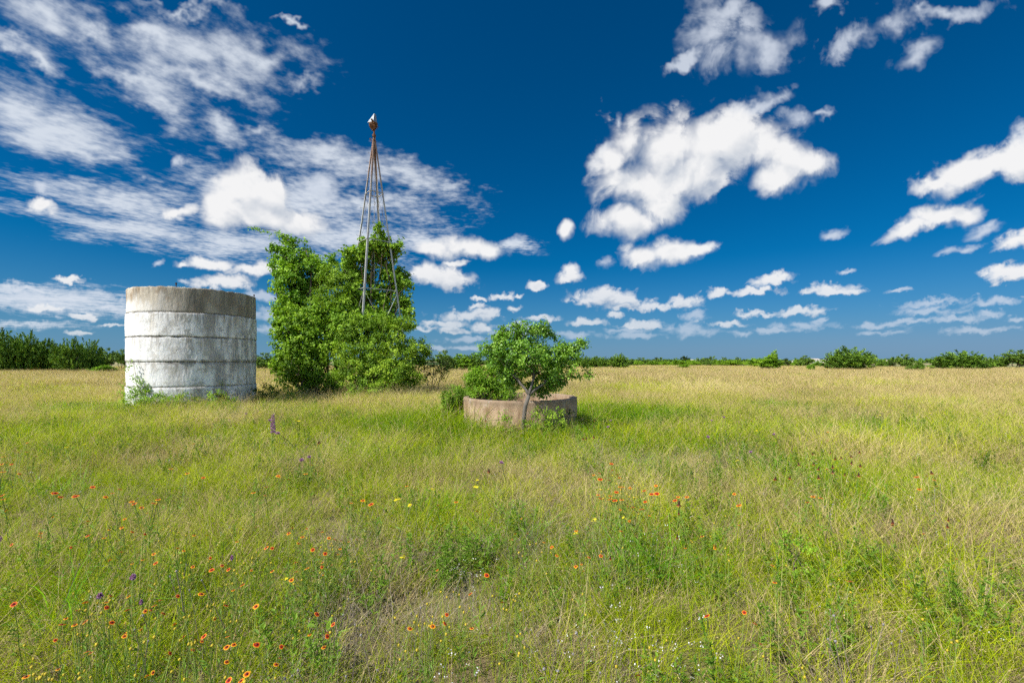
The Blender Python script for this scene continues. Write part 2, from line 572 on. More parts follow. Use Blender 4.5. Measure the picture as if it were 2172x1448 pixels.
    def build(cell, cu, th, ci):
        cu = [b for b in cu if reach(b, 1.9, cell)]
        th = [b for b in th if reach(b, 2.0, cell)]
        ci = [b for b in ci if reach(b, 2.3, cell)]
        n = 2 * len(cu) + len(th) + len(ci)
        x0, y0, x1, y1 = cell
        if n <= 18 or (x1 - x0 < 260 and y1 - y0 < 140):
            return clouds(cu, th, ci)
        best = None
        for ax in (0, 1):
            lo, hi = cell[ax], cell[ax + 2]
            if hi - lo < (240 if ax == 0 else 120):
                continue
            m = (lo + hi) / 2
            c1_, c2_ = list(cell), list(cell)
            c1_[ax + 2], c2_[ax] = m, m
            cost = 0
            for c_ in (c1_, c2_):
                cost += 2 * sum(reach(b, 1.9, c_) for b in cu) + sum(reach(b, 2.0, c_) for b in th) + sum(reach(b, 2.3, c_) for b in ci)
            if best is None or cost < best[0]:
                best = (cost, ax, m, c1_, c2_)
        _, ax, m, c1_, c2_ = best
        mu, mv = uvp(m, m)
        # first shader where the test is 0, second where it is 1
        test = nt.math('GREATER_THAN', u, mu) if ax == 0 else nt.math('LESS_THAN', v, mv)
        mx = nt.n('ShaderNodeMixShader')
        nt.put(mx.inputs[0], test)
        nt.put(mx.inputs[1], build(c1_, cu, th, ci))
        nt.put(mx.inputs[2], build(c2_, cu, th, ci))
        return mx.outputs[0]

    above = build([-700, -500, 2900, 775], CUMULUS, THIN, CIRRUS)
    test = nt.math('MULTIPLY', nt.math('GREATER_THAN', z, 0.0), nt.math('GREATER_THAN', y, .03))
    mx = nt.n('ShaderNodeMixShader')
    nt.put(mx.inputs[0], test)
    nt.put(mx.inputs[1], background(nt, skyc))
    nt.put(mx.inputs[2], above)
    out = nt.n('ShaderNodeOutputWorld')
    nt.put(out.inputs[0], mx.outputs[0])
    w.cycles.sampling_method = 'MANUAL'
    w.cycles.sample_map_resolution = 512


K_EXP = 2 ** (.35 - EXPOSURE)      # sky colours were measured at exposure 0.35
SKY_GAIN = tuple(K_EXP * c for c in (4.6, .33, .575))
SKY_LIFT = (1.15, 1.1, 1.05)
SKY_HORIZON = tuple(K_EXP * c for c in (1.5, 2.6, 4.05))
CLOUD_LIT = tuple(K_EXP * c for c in (7.1, 7.1, 7.15))
CLOUD_SHADE = tuple(K_EXP * c for c in (3.9, 4.35, 5.05))
CIRRUS_COL = tuple(K_EXP * c for c in (5.6, 6.05, 6.7))
THIN_COL = tuple(K_EXP * c for c in (5.5, 5.95, 6.7))
CI_A, CI_B = 2.3, 1.25
build_world()
# ------------------------------------------------------------------ ground
def ground_h(x, y):
    x, y = np.asarray(x, float), np.asarray(y, float)
    d = np.hypot(x, y)
    near = .035 * np.sin(x * .9 + .3) * np.cos(y * .7) + .03 * np.sin(x * .37 - y * .29 + 1.)
    near = near * np.clip((d - 1.) / 3., 0, 1)
    s = lambda a, b: np.clip((d - a) / (b - a), 0, 1) ** 2 * (3 - 2 * np.clip((d - a) / (b - a), 0, 1))
    return near * (1 - s(60, 120)) - 4.5 * s(140, 260) + 3.6 * s(420, 1200) + .9 * s(1500, 4000)


def sstep(t):
    t = np.clip(t, 0, 1)
    return t * t * (3 - 2 * t)


LAWN_PATCH = [  # lush green spots: x, y, rx, ry, gain
    (-2.1, 10.6, 1.1, 1.4, 1.4), (-1.1, 9.9, .8, .8, 1.0), (2.4, 13.0, 1.7, 1.3, 1.4), (3.7, 12.2, 1.1, 1.0, .9), (-12.0, 14.2, 2.6, .9, .8), (-8.6, 16.0, 1.2, 1.0, .6), (0.6, 9.2, 1.6, .7, .5),
    (-1.8, 2.9, .9, .8, .5), (2.3, 3.0, .5, .5, .6), (.9, 3.2, .5, .5, .5), (-.6, 4.0, .9, .7, .35), (6.5, 9.5, 2.2, 1.1, .45), (3.6, 5.3, .8, 1., .4), (-5.5, 16.8, 2.0, 1.0, .35)]
DRY_PATCH = [  # straw and grey dead spots
    (-.92, 3.15, .42, .6, .9), (-.85, 2.45, .33, .35, .8), (.45, 4.5, .8, .9, .75), (-2.5, 2.45, .3, .3, .8), (.15, 2.5, .5, .3, .5), (2.2, 6.5, 1.3, 1.2, .4),
    (4.0, 3.6, .8, .6, .35), (-3.2, 6.3, 1.2, .9, .3), (1.4, 2.5, .5, .4, .5), (-4.8, 15.2, 3.0, .8, .5)]


_rs = np.random.default_rng(21)
SPOTS = [(x, y, rx, ry, a) for x, y, rx, ry, a in zip(_rs.uniform(-1, 1, 620), np.concatenate([_rs.uniform(1.4, 9, 260), _rs.uniform(8, 32, 260), _rs.uniform(30, 120, 100)]),
         _rs.uniform(.5, 1.6, 620), _rs.uniform(.35, .8, 620), _rs.choice([-1, 1], 620) * _rs.uniform(.25, 1.0, 620))]
SPOTS = [(x * (y * 1.25 + 1.5), y, rx * (.22 + .075 * y), ry * (.22 + .075 * y), a) for x, y, rx, ry, a in SPOTS]


def spots(x, y, k=0):
    """irregular patches of ranker and drier growth"""
    f = np.zeros(np.shape(x))
    for cx, cy_, rx, ry, a in SPOTS[k::2]:
        ok = (np.abs(x - cx) < 2.4 * rx) & (np.abs(y - cy_) < 2.4 * ry)
        if ok.any():
            f[ok] += a * np.exp(-(((x[ok] - cx) / rx) ** 2 + ((y[ok] - cy_) / ry) ** 2))
    return f


def greenness(x, y):
    d = np.hypot(x, y)
    base = .71 - .12 * sstep((d - 4) / 8) - .32 * sstep((d - 12) / 9) - .18 * sstep((d - 22) / 24)
    nz = .08 * np.sin(x * 1.1 + 1.7 * np.sin(y * .6)) + .07 * np.sin(y * 1.6 - x * .5 + 2) + .05 * np.sin(x * .23 + y * .31)
    g = base + nz + .36 * spots(x, y)
    for cx, cy_, rx, ry, a in LAWN_PATCH:
        e = np.exp(-(((x - cx) / rx) ** 2 + ((y - cy_) / ry) ** 2))
        g = g + a * .6 * e
    for cx, cy_, rx, ry, a in DRY_PATCH:
        e = np.exp(-(((x - cx) / rx) ** 2 + ((y - cy_) / ry) ** 2))
        g = g - a * .6 * e
    return np.clip(g, 0, 1)


def build_ground():
    m, nt = new_mat('field_soil')
    pos = nt.n('ShaderNodeNewGeometry').outputs['Position']
    n1 = nt.noise(pos, 1.3, 6, .6)
    n2 = nt.noise(pos, 22.0, 5, .65)
    n3 = nt.noise(nt.vmath('MULTIPLY', pos, (.02, .05, 0.)), 1.0, 5, .6)
    soil = nt.mix(n2, (.050, .040, .018), (.15, .115, .055))
    soil = nt.mix(nt.ramp(n1, .42, .62), soil, nt.mix(n2, (.045, .060, .012), (.11, .12, .03)))
    d = nt.vmath('LENGTH', nt.vmath('MULTIPLY', pos, (1, 1, 0)))
    straw = nt.mix(nt.ramp(n3, .35, .65), (.38, .29, .155), (.27, .22, .105))
    c = nt.mix(nt.ramp(d, 7, 26, .25, 1.0), soil, straw)
    farm = nt.mix(nt.ramp(nt.noise(nt.vmath('MULTIPLY', pos, (.004, .0025, 0.)), 1.0, 3, .5), .45, .55), (.06, .10, .03), (.25, .22, .11))
    c = nt.mix(nt.ramp(d, 170, 260), c, farm)
    finish(nt, c, .95, bump=n2, bstr=.6, bdist=.05, spec=.1)
    rr = np.concatenate([[0.0], np.geomspace(.6, 9000, 110)])
    na = 160
    th = np.linspace(0, 2 * np.pi, na, endpoint=False)
    X, Y = rr[1:, None] * np.cos(th), rr[1:, None] * np.sin(th)
    V = np.stack([X, Y, ground_h(X, Y)], -1).reshape(-1, 3)
    V = np.concatenate([V, [[0, 0, float(ground_h(0, 0))]]])
    i, j = np.meshgrid(np.arange(len(rr) - 2), np.arange(na), indexing='ij')
    a, b = (i * na + j).ravel(), (i * na + (j + 1) % na).ravel()
    quads = np.stack([a, a + na, b + na, b], 1)
    tri = np.stack([np.arange(na), (np.arange(na) + 1) % na, np.full(na, len(V) - 1)], 1)
    g = Geo().add(V, [quads, tri])
    tag(link('ground', g.mesh('ground', m, True)), kind='structure')


build_ground()


# ------------------------------------------------------------------ concrete tank
def ring_mesh(prof, seg, jit=0.0, wave=None):
    """closed ring of revolution from a profile of (r, z), noise-displaced"""
    prof = np.array(prof)
    th = np.linspace(0, 2 * np.pi, seg, endpoint=False)
    r = np.repeat(prof[:, 0][:, None], seg, 1)
    z = np.repeat(prof[:, 1][:, None], seg, 1)
    if jit:
        for k in range(14):
            f = rng.integers(2, 30)
            r = r + jit * rng.normal() * np.sin(f * th + rng.uniform(0, 6)) * np.cos(z * rng.uniform(1, 9)) / 3
        r = r + rng.normal(0, jit * .25, r.shape)
        z = z + rng.normal(0, jit * .3, z.shape)
    V = np.stack([r * np.cos(th), r * np.sin(th), z], -1).reshape(-1, 3)
    n = len(prof)
    i, j = np.meshgrid(np.arange(n), np.arange(seg), indexing='ij')
    a, b = (i * seg + j).ravel(), (i * seg + (j + 1) % seg).ravel()
    c, d = (((i + 1) % n) * seg + (j + 1) % seg).ravel(), (((i + 1) % n) * seg + j).ravel()
    return V, np.stack([a, b, c, d], 1)


def tank_material(bare):
    m, nt = new_mat('bare_weathered_concrete' if bare else 'flaking_white_paint')
    o = nt.coord('Object')
    x, y, z = nt.sep(o)
    streak = nt.noise(nt.vmath('MULTIPLY', o, (1, 1, .16)), 3.4, 7, .65)
    fine = nt.noise(o, 26, 6, .7)
    pit = nt.noise(nt.vmath('MULTIPLY', o, (1, 1, .38)), 15, 4, .55)
    blot = nt.noise(o, 2.1, 6, .6)
    # the side towards +x carries more black streaks
    side = nt.ramp(nt.math('ADD', nt.math('MULTIPLY', x, .55), nt.math('MULTIPLY', y, -.25)), -.3, 1.7)
    cement = nt.mix(fine, (.13, .125, .115), (.30, .28, .25))
    if bare:
        base = nt.mix(nt.ramp(streak, .35, .65), (.11, .088, .062), (.50, .45, .37))
        base = nt.mix(nt.math('MULTIPLY', nt.ramp(blot, .48, .66), .75), base, (.21, .135, .07))
        lower = nt.ramp(nt.math('ADD', z, nt.math('MULTIPLY', nt.math('SUBTRACT', streak, .5), 2.2)), 3.72, 3.35)
        base = nt.mix(nt.math('MULTIPLY', lower, nt.ramp(side, .75, .25)), base, (.60, .58, .54))
        base = nt.mix(nt.math('MULTIPLY', side, .72), base, nt.mix(fine, (.10, .09, .07), (.27, .25, .205)))
        base = nt.mix(nt.ramp(fine, .60, .72), base, (.075, .068, .055))
    else:
        base = nt.mix(nt.ramp(fine, .3, .7), (.58, .575, .56), (.74, .74, .735))
        base = nt.mix(nt.math('MULTIPLY', nt.ramp(streak, .50, .72), .5), base, (.47, .40, .29))
        blk = nt.math('MULTIPLY', nt.ramp(nt.noise(nt.vmath('MULTIPLY', nt.vmath('ADD', o, (4, 1, 3)), (1, 1, .22)), 2.6, 8, .7), .42, .60), nt.ramp(side, .22, .9, .03, .82))
        base = nt.mix(blk, base, nt.mix(fine, (.085, .08, .075), (.25, .24, .225)))
        # drips below every joint, brown and grey
        for jz in (3.12, 2.35, 1.56):
            dz = nt.math('SUBTRACT', jz, z)
            drip = nt.math('MULTIPLY', nt.ramp(dz, .55, .02), nt.math('GREATER_THAN', dz, 0.0))
            dn = nt.ramp(nt.noise(nt.vmath('MULTIPLY', nt.vmath('ADD', o, (jz * 3, 1, 0)), (1, 1, .06)), 5.5, 6, .7), .46, .6)
            base = nt.mix(nt.math('MULTIPLY', nt.math('MULTIPLY', drip, dn), nt.ramp(side, .1, .7, .45, .85)), base, nt.mix(blot, (.20, .16, .11), (.30, .28, .25)))
        peel = nt.ramp(nt.noise(nt.vmath('ADD', o, (2, 7, 3)), 3.3, 9, .72), .535, .56)
        base = nt.mix(nt.math('MULTIPLY', peel, nt.ramp(side, .1, .8, .28, .8)), base, nt.mix(fine, (.28, .26, .22), (.42, .40, .36)))
        # paint gone in flakes low on the wall
        low = nt.ramp(nt.math('ADD', z, nt.math('MULTIPLY', nt.math('SUBTRACT', blot, .5), 1.2)), 1.15, .25)
        flake = nt.math('MULTIPLY', nt.ramp(nt.noise(nt.vmath('MULTIPLY', o, (1, 1, .7)), 11, 7, .72), .53, .60), nt.math('MULTIPLY', low, nt.ramp(side, 0, .8, .45, 1)))
        base = nt.mix(flake, base, (.15, .125, .10))
        sp = nt.math('MULTIPLY', nt.ramp(nt.noise(nt.vmath('ADD', o, (9, 2, 5)), 7, 8, .75), .60, .66), nt.ramp(side, .1, .8, .1, .9))
        base = nt.mix(sp, base, (.25, .215, .165))
    for jz, half in ((3.12, .026), (2.35, .034), (1.56, .075), (.77, .016)):
        e = nt.math('ABSOLUTE', nt.math('SUBTRACT', nt.math('ADD', z, nt.math('MULTIPLY', nt.math('SUBTRACT', nt.noise(o, 7, 6, .75), .5), .16)), jz))
        gate = nt.ramp(nt.noise(nt.vmath('MULTIPLY', nt.vmath('ADD', o, (jz, 0, 0)), (1, 1, .2)), 3.0, 5, .7), .36, .56, .12, 1.0)
        base = nt.mix(nt.math('MULTIPLY', nt.ramp(e, half * 1.4, half * .5), gate), base, cement)
    h = nt.math('ADD', nt.math('MULTIPLY', pit, .9), nt.math('MULTIPLY', nt.noise(nt.vmath('MULTIPLY', o, (1, 1, .3)), 7, 3, .5), .8))
    finish(nt, base, .9, bump=h, bstr=.5, bdist=.03, spec=.2)
    return m


def build_tank():
    d, r0 = 19.5, 1.872
    a = R_(34.85)
    root = empty('concrete_tank', (-d * math.sin(a), d * math.cos(a), 0))
    tag(root, 'tall round concrete water tank with peeling white paint and bare top ring', 'water tank')
    white, bare = tank_material(False), tank_material(True)
    zs = [-.25, .77, 1.56, 2.35, 3.12, 3.93]
    for k in range(5):
        z0, z1 = zs[k], zs[k + 1]
        n = 16
        rr = r0 + (.014, -.006, .008, .012, -.012)[k]
        prof = [(rr - .02, z0 + .001)] + [(rr, z0 + .02 + (z1 - z0 - .035) * t) for t in np.linspace(0, 1, n)] + [(rr - .018, z1 - .001)]
        if k == 4:
            prof += [(rr - .03, z1 + .004), (r0 - .17, z1 + .004)]
        prof += [(r0 - .18, z1 - .001), (r0 - .18, z0 + .001)]
        V, F = ring_mesh(prof, 260, .006)
        if k == 4:                                        # chipped rim
            a_ = np.arctan2(V[:, 1], V[:, 0])
            top_ = V[:, 2] > 3.88
            V[top_, 2] -= .022 * np.abs(np.sin(a_[top_] * 17) * np.sin(a_[top_] * 5.3 + 1)) + .018 * (np.sin(a_[top_] * 41 + 2) > .8)
        o = link('wall_ring', Geo().add(V, F).mesh('wall_ring', bare if k == 4 else white, True), root)
        if k == 4:
            o['label'] = 'bare brown weathered concrete ring at the top'
    steel, nt = new_mat('dark_rusty_steel')
    finish(nt, nt.mix(nt.noise(nt.coord(), 40, 4), (.02, .014, .01), (.09, .04, .02)), .8)
    # two short steel stubs on the rim; placed where the photo shows them
    rc = np.array([root.location[0], root.location[1]])
    for px in (373.5, 539.0):
        al = math.atan((px - CX) / FPX)
        dirv = np.array([math.sin(al), math.cos(al)])
        b = rc @ dirv
        disc = b * b - (rc @ rc - (r0 - .09) ** 2)
        p = dirv * (b - math.sqrt(max(disc, 0))) - rc
        g = Geo()
        g.add(*tube([[p[0], p[1], 3.92], [p[0], p[1], 4.06]], .013, 6))
        g.add(*tube([[p[0], p[1], 4.00], [p[0], p[1], 4.045]], .026, 6))
        link('anchor_bolt', g.mesh('anchor_bolt', steel), root)


build_tank()


# ------------------------------------------------------------------ round stock trough
TROUGH = (.2, 11.1, 1.37)


def build_trough():
    x, y, r = TROUGH
    root = empty('stock_trough', (x, y, 0))
    tag(root, 'low round brown concrete stock trough with a small tree growing against it', 'trough')
    m, nt = new_mat('brown_concrete')
    o = nt.coord('Object')
    _, _, z = nt.sep(o)
    streak = nt.noise(nt.vmath('MULTIPLY', o, (1, 1, .15)), 7, 7, .7)
    fine = nt.noise(o, 40, 6, .7)
    blot = nt.noise(o, 3, 6, .65)
    base = nt.mix(nt.ramp(streak, .3, .7), (.22, .14, .08), (.46, .325, .215))
    base = nt.mix(nt.math('MULTIPLY', nt.ramp(blot, .48, .68), .55), base, (.52, .40, .29))
    base = nt.mix(nt.math('MULTIPLY', nt.ramp(nt.math('ADD', z, nt.math('MULTIPLY', streak, .25)), .62, .84), .65), base, (.17, .125, .085))
    base = nt.mix(nt.math('MULTIPLY', nt.ramp(fine, .55, .7), .6), base, (.09, .07, .05))
    grey = nt.math('MULTIPLY', nt.ramp(nt.noise(nt.vmath('ADD', o, (3, 8, 1)), 4.5, 7, .75), .56, .66), .5)
    base = nt.mix(grey, base, (.40, .39, .36))
    h = nt.math('ADD', streak, nt.math('MULTIPLY', fine, .5))
    finish(nt, base, .92, bump=h, bstr=.5, bdist=.03, spec=.2)
    prof = [(r - .03, -.2), (r - .02, .1), (r - .005, .35), (r, .6), (r + .004, .71), (r - .012, .733), (r - .05, .738), (r - .11, .735), (r - .13, .715), (r - .135, .4), (r - .14, -.2)]
    prof2 = []
    for (r1, z1), (r2, z2) in zip(prof, prof[1:]):
        for t in (0, .33, .66):
            prof2.append((r1 + (r2 - r1) * t, z1 + (z2 - z1) * t))
    prof2.append(prof[-1])
    V, F = ring_mesh(prof2, 200, .006)
    link('trough_wall', Geo().add(V, F).mesh('trough_wall', m, True), root)
    dm, nt = new_mat('silted_floor')
    finish(nt, nt.mix(nt.noise(nt.coord(), 12, 6), (.05, .045, .02), (.13, .11, .06)), .95)
    th = np.linspace(0, 2 * np.pi, 48, endpoint=False)
    V = np.stack([(r - .13) * np.cos(th), (r - .13) * np.sin(th), np.full(48, .14)], -1)
    V = np.concatenate([V, V * [1, 1, 0] + [0, 0, -.2]])
    F1 = np.array([list(range(48))])
    F2 = np.array([[i, (i + 1) % 48, 48 + (i + 1) % 48, 48 + i] for i in range(48)])[:, ::-1]
    link('floor_slab', Geo().add(V, [F1, F2]).mesh('floor_slab', dm), root)


build_trough()


# ------------------------------------------------------------------ old windmill tower
def build_tower():
    z0 = 21.0
    bx, by = (793.5 - CX) / FPX * z0, z0
    top = 11.95
    root = empty('windmill_tower', (bx, by, 0))
    tag(root, 'tall slender steel windmill tower without its wheel, rusty at the top', 'windmill tower')
    gal, nt = new_mat('galvanised_steel')
    o = nt.coord('Object')
    _, _, zz = nt.sep(o)
    n = nt.noise(nt.vmath('MULTIPLY', o, (1, 1, .35)), 5, 6, .7)
    c = nt.mix(n, (.24, .24, .23), (.47, .47, .45))
    rust = nt.mix(nt.noise(o, 30, 4, .6), (.10, .045, .022), (.33, .18, .10))
    wear = nt.ramp(nt.math('ADD', zz, nt.math('MULTIPLY', nt.math('SUBTRACT', n, .5), 4.)), 8.3, 11.4)
    finish(nt, nt.mix(nt.math('MULTIPLY', wear, .9), c, rust), .55, metal=.15, spec=.4)
    dark, nt = new_mat('dark_rust')
    finish(nt, nt.mix(nt.noise(nt.coord(), 14, 5, .7), (.025, .012, .008), (.19, .075, .025)), .8)
    tin, nt = new_mat('weathered_tin')
    finish(nt, nt.mix(nt.noise(nt.coord(), 9, 5, .6), (.13, .145, .16), (.27, .30, .32)), .45, metal=.35)

    az = math.atan2(bx, by)                                 # legs are turned relative to the line of sight
    lat, dep = np.array([math.cos(az), -math.sin(az)]), np.array([math.sin(az), math.cos(az)])
    dirs = [lat * a + dep * b for a, b in ((-.38, -.925), (.925, -.38), (.38, .925), (-.925, .38))]
    half = lambda h: .055 + (top - h) * .147
    at = lambda k, h: np.array([dirs[k % 4][0] * half(h), dirs[k % 4][1] * half(h), h])
    for k in range(4):                                     # angle-iron legs
        inw = np.array([-dirs[k][0], -dirs[k][1], 0])
        s1 = nrm(np.array([inw[0] - inw[1], inw[1] + inw[0], 0]))
        s2 = nrm(np.array([inw[0] + inw[1], inw[1] - inw[0], 0]))
        a, b = at(k, -.2), at(k, top)
        g = Geo()
        w, t = .074, .008
        sec = np.array([[0, 0], [w, 0], [w, t], [t, t], [t, w], [0, w]])
        hs = np.linspace(0, 1, 9)
        V = np.concatenate([(a + (b - a) * q)[None] + sec[:, :1] * s1 + sec[:, 1:] * s2 for q in hs])
        F = np.array([[i * 6 + j, i * 6 + (j + 1) % 6, (i + 1) * 6 + (j + 1) % 6, (i + 1) * 6 + j] for i in range(8) for j in range(6)])
        g.add(V, [F, np.array([[0, 1, 2, 3, 4, 5], [53, 52, 51, 50, 49, 48]])])
        link('leg', g.mesh('leg', gal), root)
    girts = [2.45, 4.80, 7.05, 9.30]
    for h in girts:
        for k in range(4):
            a, b = at(k, h), at(k + 1, h)
            d = nrm(b - a)
            link('girt', Geo().add(*bar(a + d * .01 - [0, 0, .0], b - d * .01, .032, .032)).mesh('girt', gal), root)
    # knee braces below the second girt, wire cross-braces above
    for k in range(4):
        for a, b in ((at(k, 4.72), (at(k, 3.35) * .55 + at(k + 1, 3.35) * .45)), (at(k + 1, 4.72), (at(k, 3.35) * .45 + at(k + 1, 3.35) * .55))):
            link('brace', Geo().add(*bar(a, b, .032, .012)).mesh('brace', gal), root)
    for k in range(4):
        for lo, hi in ((4.80, 7.05), (7.05, 9.30)):
            for a, b in ((at(k, lo), at(k + 1, hi)), (at(k + 1, lo), at(k, hi))):
                link('brace_wire', Geo().add(*tube([a, b], .0045, 4)).mesh('brace_wire', dark), root)
    # climbing pegs on the left leg
    for h in np.arange(3.2, 11.4, .42):
        p = at(3, h)
        link('climbing_peg', Geo().add(*tube([p, p + [-.10, -.03, .0], p + [-.10, -.03, .09]], .007, 5)).mesh('climbing_peg', dark), root)
    # pump rod in the middle
    link('pump_rod', Geo().add(*tube([[0, 0, .3], [0.01, 0, 6.5], [0, 0, top]], .012, 6)).mesh('pump_rod', gal), root)
    # mast pipe, collar and gear head
    link('mast_pipe', Geo().add(*tube([[0, 0, top - .9], [0, 0, top + .42]], .038, 10)).mesh('mast_pipe', dark), root)
    g = Geo()
    g.add(*tube([[0, 0, top - .02], [0, 0, top + .06]], .085, 12))
    g.add(*tube([[0, 0, top + .06], [0, 0, top + .10]], .06, 12))
    link('collar', g.mesh('collar', dark), root)
    g = Geo()
    g.add(*tube([[-.05, 0, top - .28], [-.20, -.06, top - .12], [-.10, -.06, top - .33]], .011, 5))
    g.add(*tube([[-.20, -.06, top - .12], [.03, -.09, top - .20], [.12, -.02, top - .28]], .012, 5))
    link('furl_bracket', g.mesh('furl_bracket', dark), root)
    head = link('gear_head', head_mesh(top).mesh('gear_head', dark), root)
    # pyramid hood: left face catches the sun, right side is narrow
    h0, h1 = top + .60, top + 1.08
    ap = np.array([.00, .02, h1])
    ap2 = np.array([.055, .10, h1 - .03])
    q = [np.array([-.28, -.08, h0]), np.array([.03, -.21, h0 + .0]), np.array([.15, .0, h0 - .01]), np.array([-.06, .20, h0 + .01])]
    V = np.array(q + [ap, ap2])
    F3 = np.array([[0, 1, 4], [1, 5, 4], [1, 2, 5], [3, 0, 4]])
    F4 = np.array([[2, 3, 4, 5], [3, 2, 1, 0]])
    link('hood', Geo().add(V, [F3, F4]).mesh('hood', tin), head)
    g = Geo()
    g.add(*tube([[.05, -.02, top + .44], [.22, -.05, top + .42], [.13, -.05, top + .28]], .011, 5))
    link('brake_arm', g.mesh('brake_arm', dark), head)


def head_mesh(top):
    """cast gear case: a rough tapering box with bosses"""
    g = Geo()
    rows = [(top + .26, .05, .05), (top + .34, .10, .09), (top + .43, .165, .14), (top + .52, .185, .16), (top + .60, .18, .17)]
    V, n = [], 14
    for k, (h, a, b) in enumerate(rows):
        th = np.linspace(0, 2 * np.pi, n, endpoint=False)
        sq = 1 / np.maximum(np.abs(np.cos(th)), np.abs(np.sin(th))) ** .5
        V.append(np.stack([a * sq * np.cos(th) - .035, b * sq * np.sin(th), np.full(n, h)], -1) + rng.normal(0, .008, (n, 3)))
    V = np.concatenate(V)
    F = np.array([[i * n + j, i * n + (j + 1) % n, (i + 1) * n + (j + 1) % n, (i + 1) * n + j] for i in range(len(rows) - 1) for j in range(n)])
    g.add(V, [F, np.array([list(range(n))[::-1], list(range((len(rows) - 1) * n, len(rows) * n))])])
    g.add(*tube([[.0, -.10, top + .58], [-.04, -.20, top + .66]], .035, 8))
    g.add(*tube([[-.04, -.20, top + .64], [-.05, -.22, top + .69]], .045, 8))
    g.add(*tube([[-.2, .0, top + .5], [-.12, -.17, top + .47]], .03, 8))
    g.add(*tube([[.1, -.1, top + .5], [.03, -.2, top + .55]], .04, 8))
    return g


build_tower()
# ------------------------------------------------------------------ trees, vine and shrubs
BARK, _nt = new_mat('grey_bark')
_o = _nt.coord('Object')
_b = _nt.noise(_nt.vmath('MULTIPLY', _o, (1, 1, .3)), 30, 6, .7)
finish(_nt, _nt.mix(_b, (.05, .042, .035), (.185, .165, .14)), .9, bump=_b, bstr=.6, bdist=.02)
BARK_D, _nt = new_mat('dark_bark')
finish(_nt, _nt.mix(_nt.noise(_nt.coord('Object'), 20, 5), (.05, .038, .028), (.17, .13, .10)), .9)

LEAF_ELM = tint_mat('elm_leaf', [(0.078, 0.173, 0.014), (0.167, 0.333, 0.019), (0.356, 0.547, 0.041)])
LEAF_VINE = tint_mat('vine_leaf', [(0.092, 0.181, 0.015), (0.199, 0.355, 0.025), (0.399, 0.559, 0.055)], trans=.35)
LEAF_SHRUB = tint_mat('shrub_leaf', [(0.089, 0.172, 0.012), (0.188, 0.324, 0.017), (0.396, 0.54, 0.043)])
LEAF_OLIVE = tint_mat('olive_leaf', [(0.093, 0.177, 0.011), (0.179, 0.307, 0.02), (0.327, 0.465, 0.041)])
LEAF_TREE = tint_mat('small_tree_leaf', [(0.07, 0.157, 0.014), (0.15, 0.315, 0.024), (0.346, 0.536, 0.059)], spec=.45, rough=.45)
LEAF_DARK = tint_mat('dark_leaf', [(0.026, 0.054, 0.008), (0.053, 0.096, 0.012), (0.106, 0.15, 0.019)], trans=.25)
LEAF_CEDAR = tint_mat('cedar_spray', [(0.04, 0.086, 0.011), (0.127, 0.242, 0.02), (0.317, 0.467, 0.042)], trans=.12)
LEAF_BRIGHT = tint_mat('bright_leaf', [(0.098, 0.194, 0.012), (0.196, 0.356, 0.019), (0.36, 0.535, 0.042)], trans=.35)
LEAF_FAR = tint_mat('far_leaf', [(0.062, 0.121, 0.015), (0.106, 0.193, 0.021), (0.186, 0.282, 0.032)], trans=.2)


def lobe(px, py, z, rx, ry, rd=None):
    """ellipsoid from photo measures: centre pixel, distance, half sizes in pixels, depth radius in metres"""
    k = z / FPX
    return (P(px, py, z), (rx * k, rd if rd is not None else (rx + ry) / 2 * k, ry * k))


def shift(lobes, base):
    return [(np.asarray(c) - base, r) for c, r in lobes]


def limbs(g, root, cents, r0, n_main, seed_pts, mat=0, tip=.004, wob=.04, twig_r=.008):
    """limbs from root to the lobe centres, twigs to the spray centres"""
    ends = []
    for c in seed_pts:
        pl = wobbly(root, c, 7, wob * np.linalg.norm(np.asarray(c) - root))
        g.add(*tube(pl, np.linspace(r0, max(r0 * .25, tip), 7), 6), .5, mat)
        ends.append(pl)
    allp = np.concatenate([e[2:] for e in ends])
    for c in cents:
        d = np.linalg.norm(allp - c, axis=1)
        s = allp[np.argmin(d)]
        g.add(*tube(wobbly(s, c, 4, .05 * d.min()), np.linspace(twig_r, tip * .6, 4), 4, cap=False), .5, mat)


def plant(name, label, cat, base, lobes, leaf, bark, subs, per, spread, L, W, trunk_r, group=None, twigs=70, root=None, nodes=None, part='crown', stem='trunk', **kw):
    base = np.asarray(base, float)
    e = empty(name, base)
    tag(e, label, cat, group)
    lb = shift(lobes, base)
    g = Geo()
    cen = leaf_cloud(g, lb, subs, per, spread, L, W, **kw)
    link(part, g.mesh(part, leaf), e)
    t = Geo()
    seeds = [np.asarray(c) for c, r in lb] if nodes is None else [np.asarray(q) - base for q in nodes]
    root = np.array([0, 0, -.1]) if root is None else np.asarray(root) - base
    pick = cen[rng.permutation(len(cen))[:twigs]]
    limbs(t, root, pick, trunk_r, len(seeds), seeds, twig_r=trunk_r * .22)
    link(stem, t.mesh(stem, bark, True), e)
    return e


ZT = 21.0


def gb(px, z):
    p = P(px, HY, z)
    p[2] = float(ground_h(p[0], p[1]))
    return p


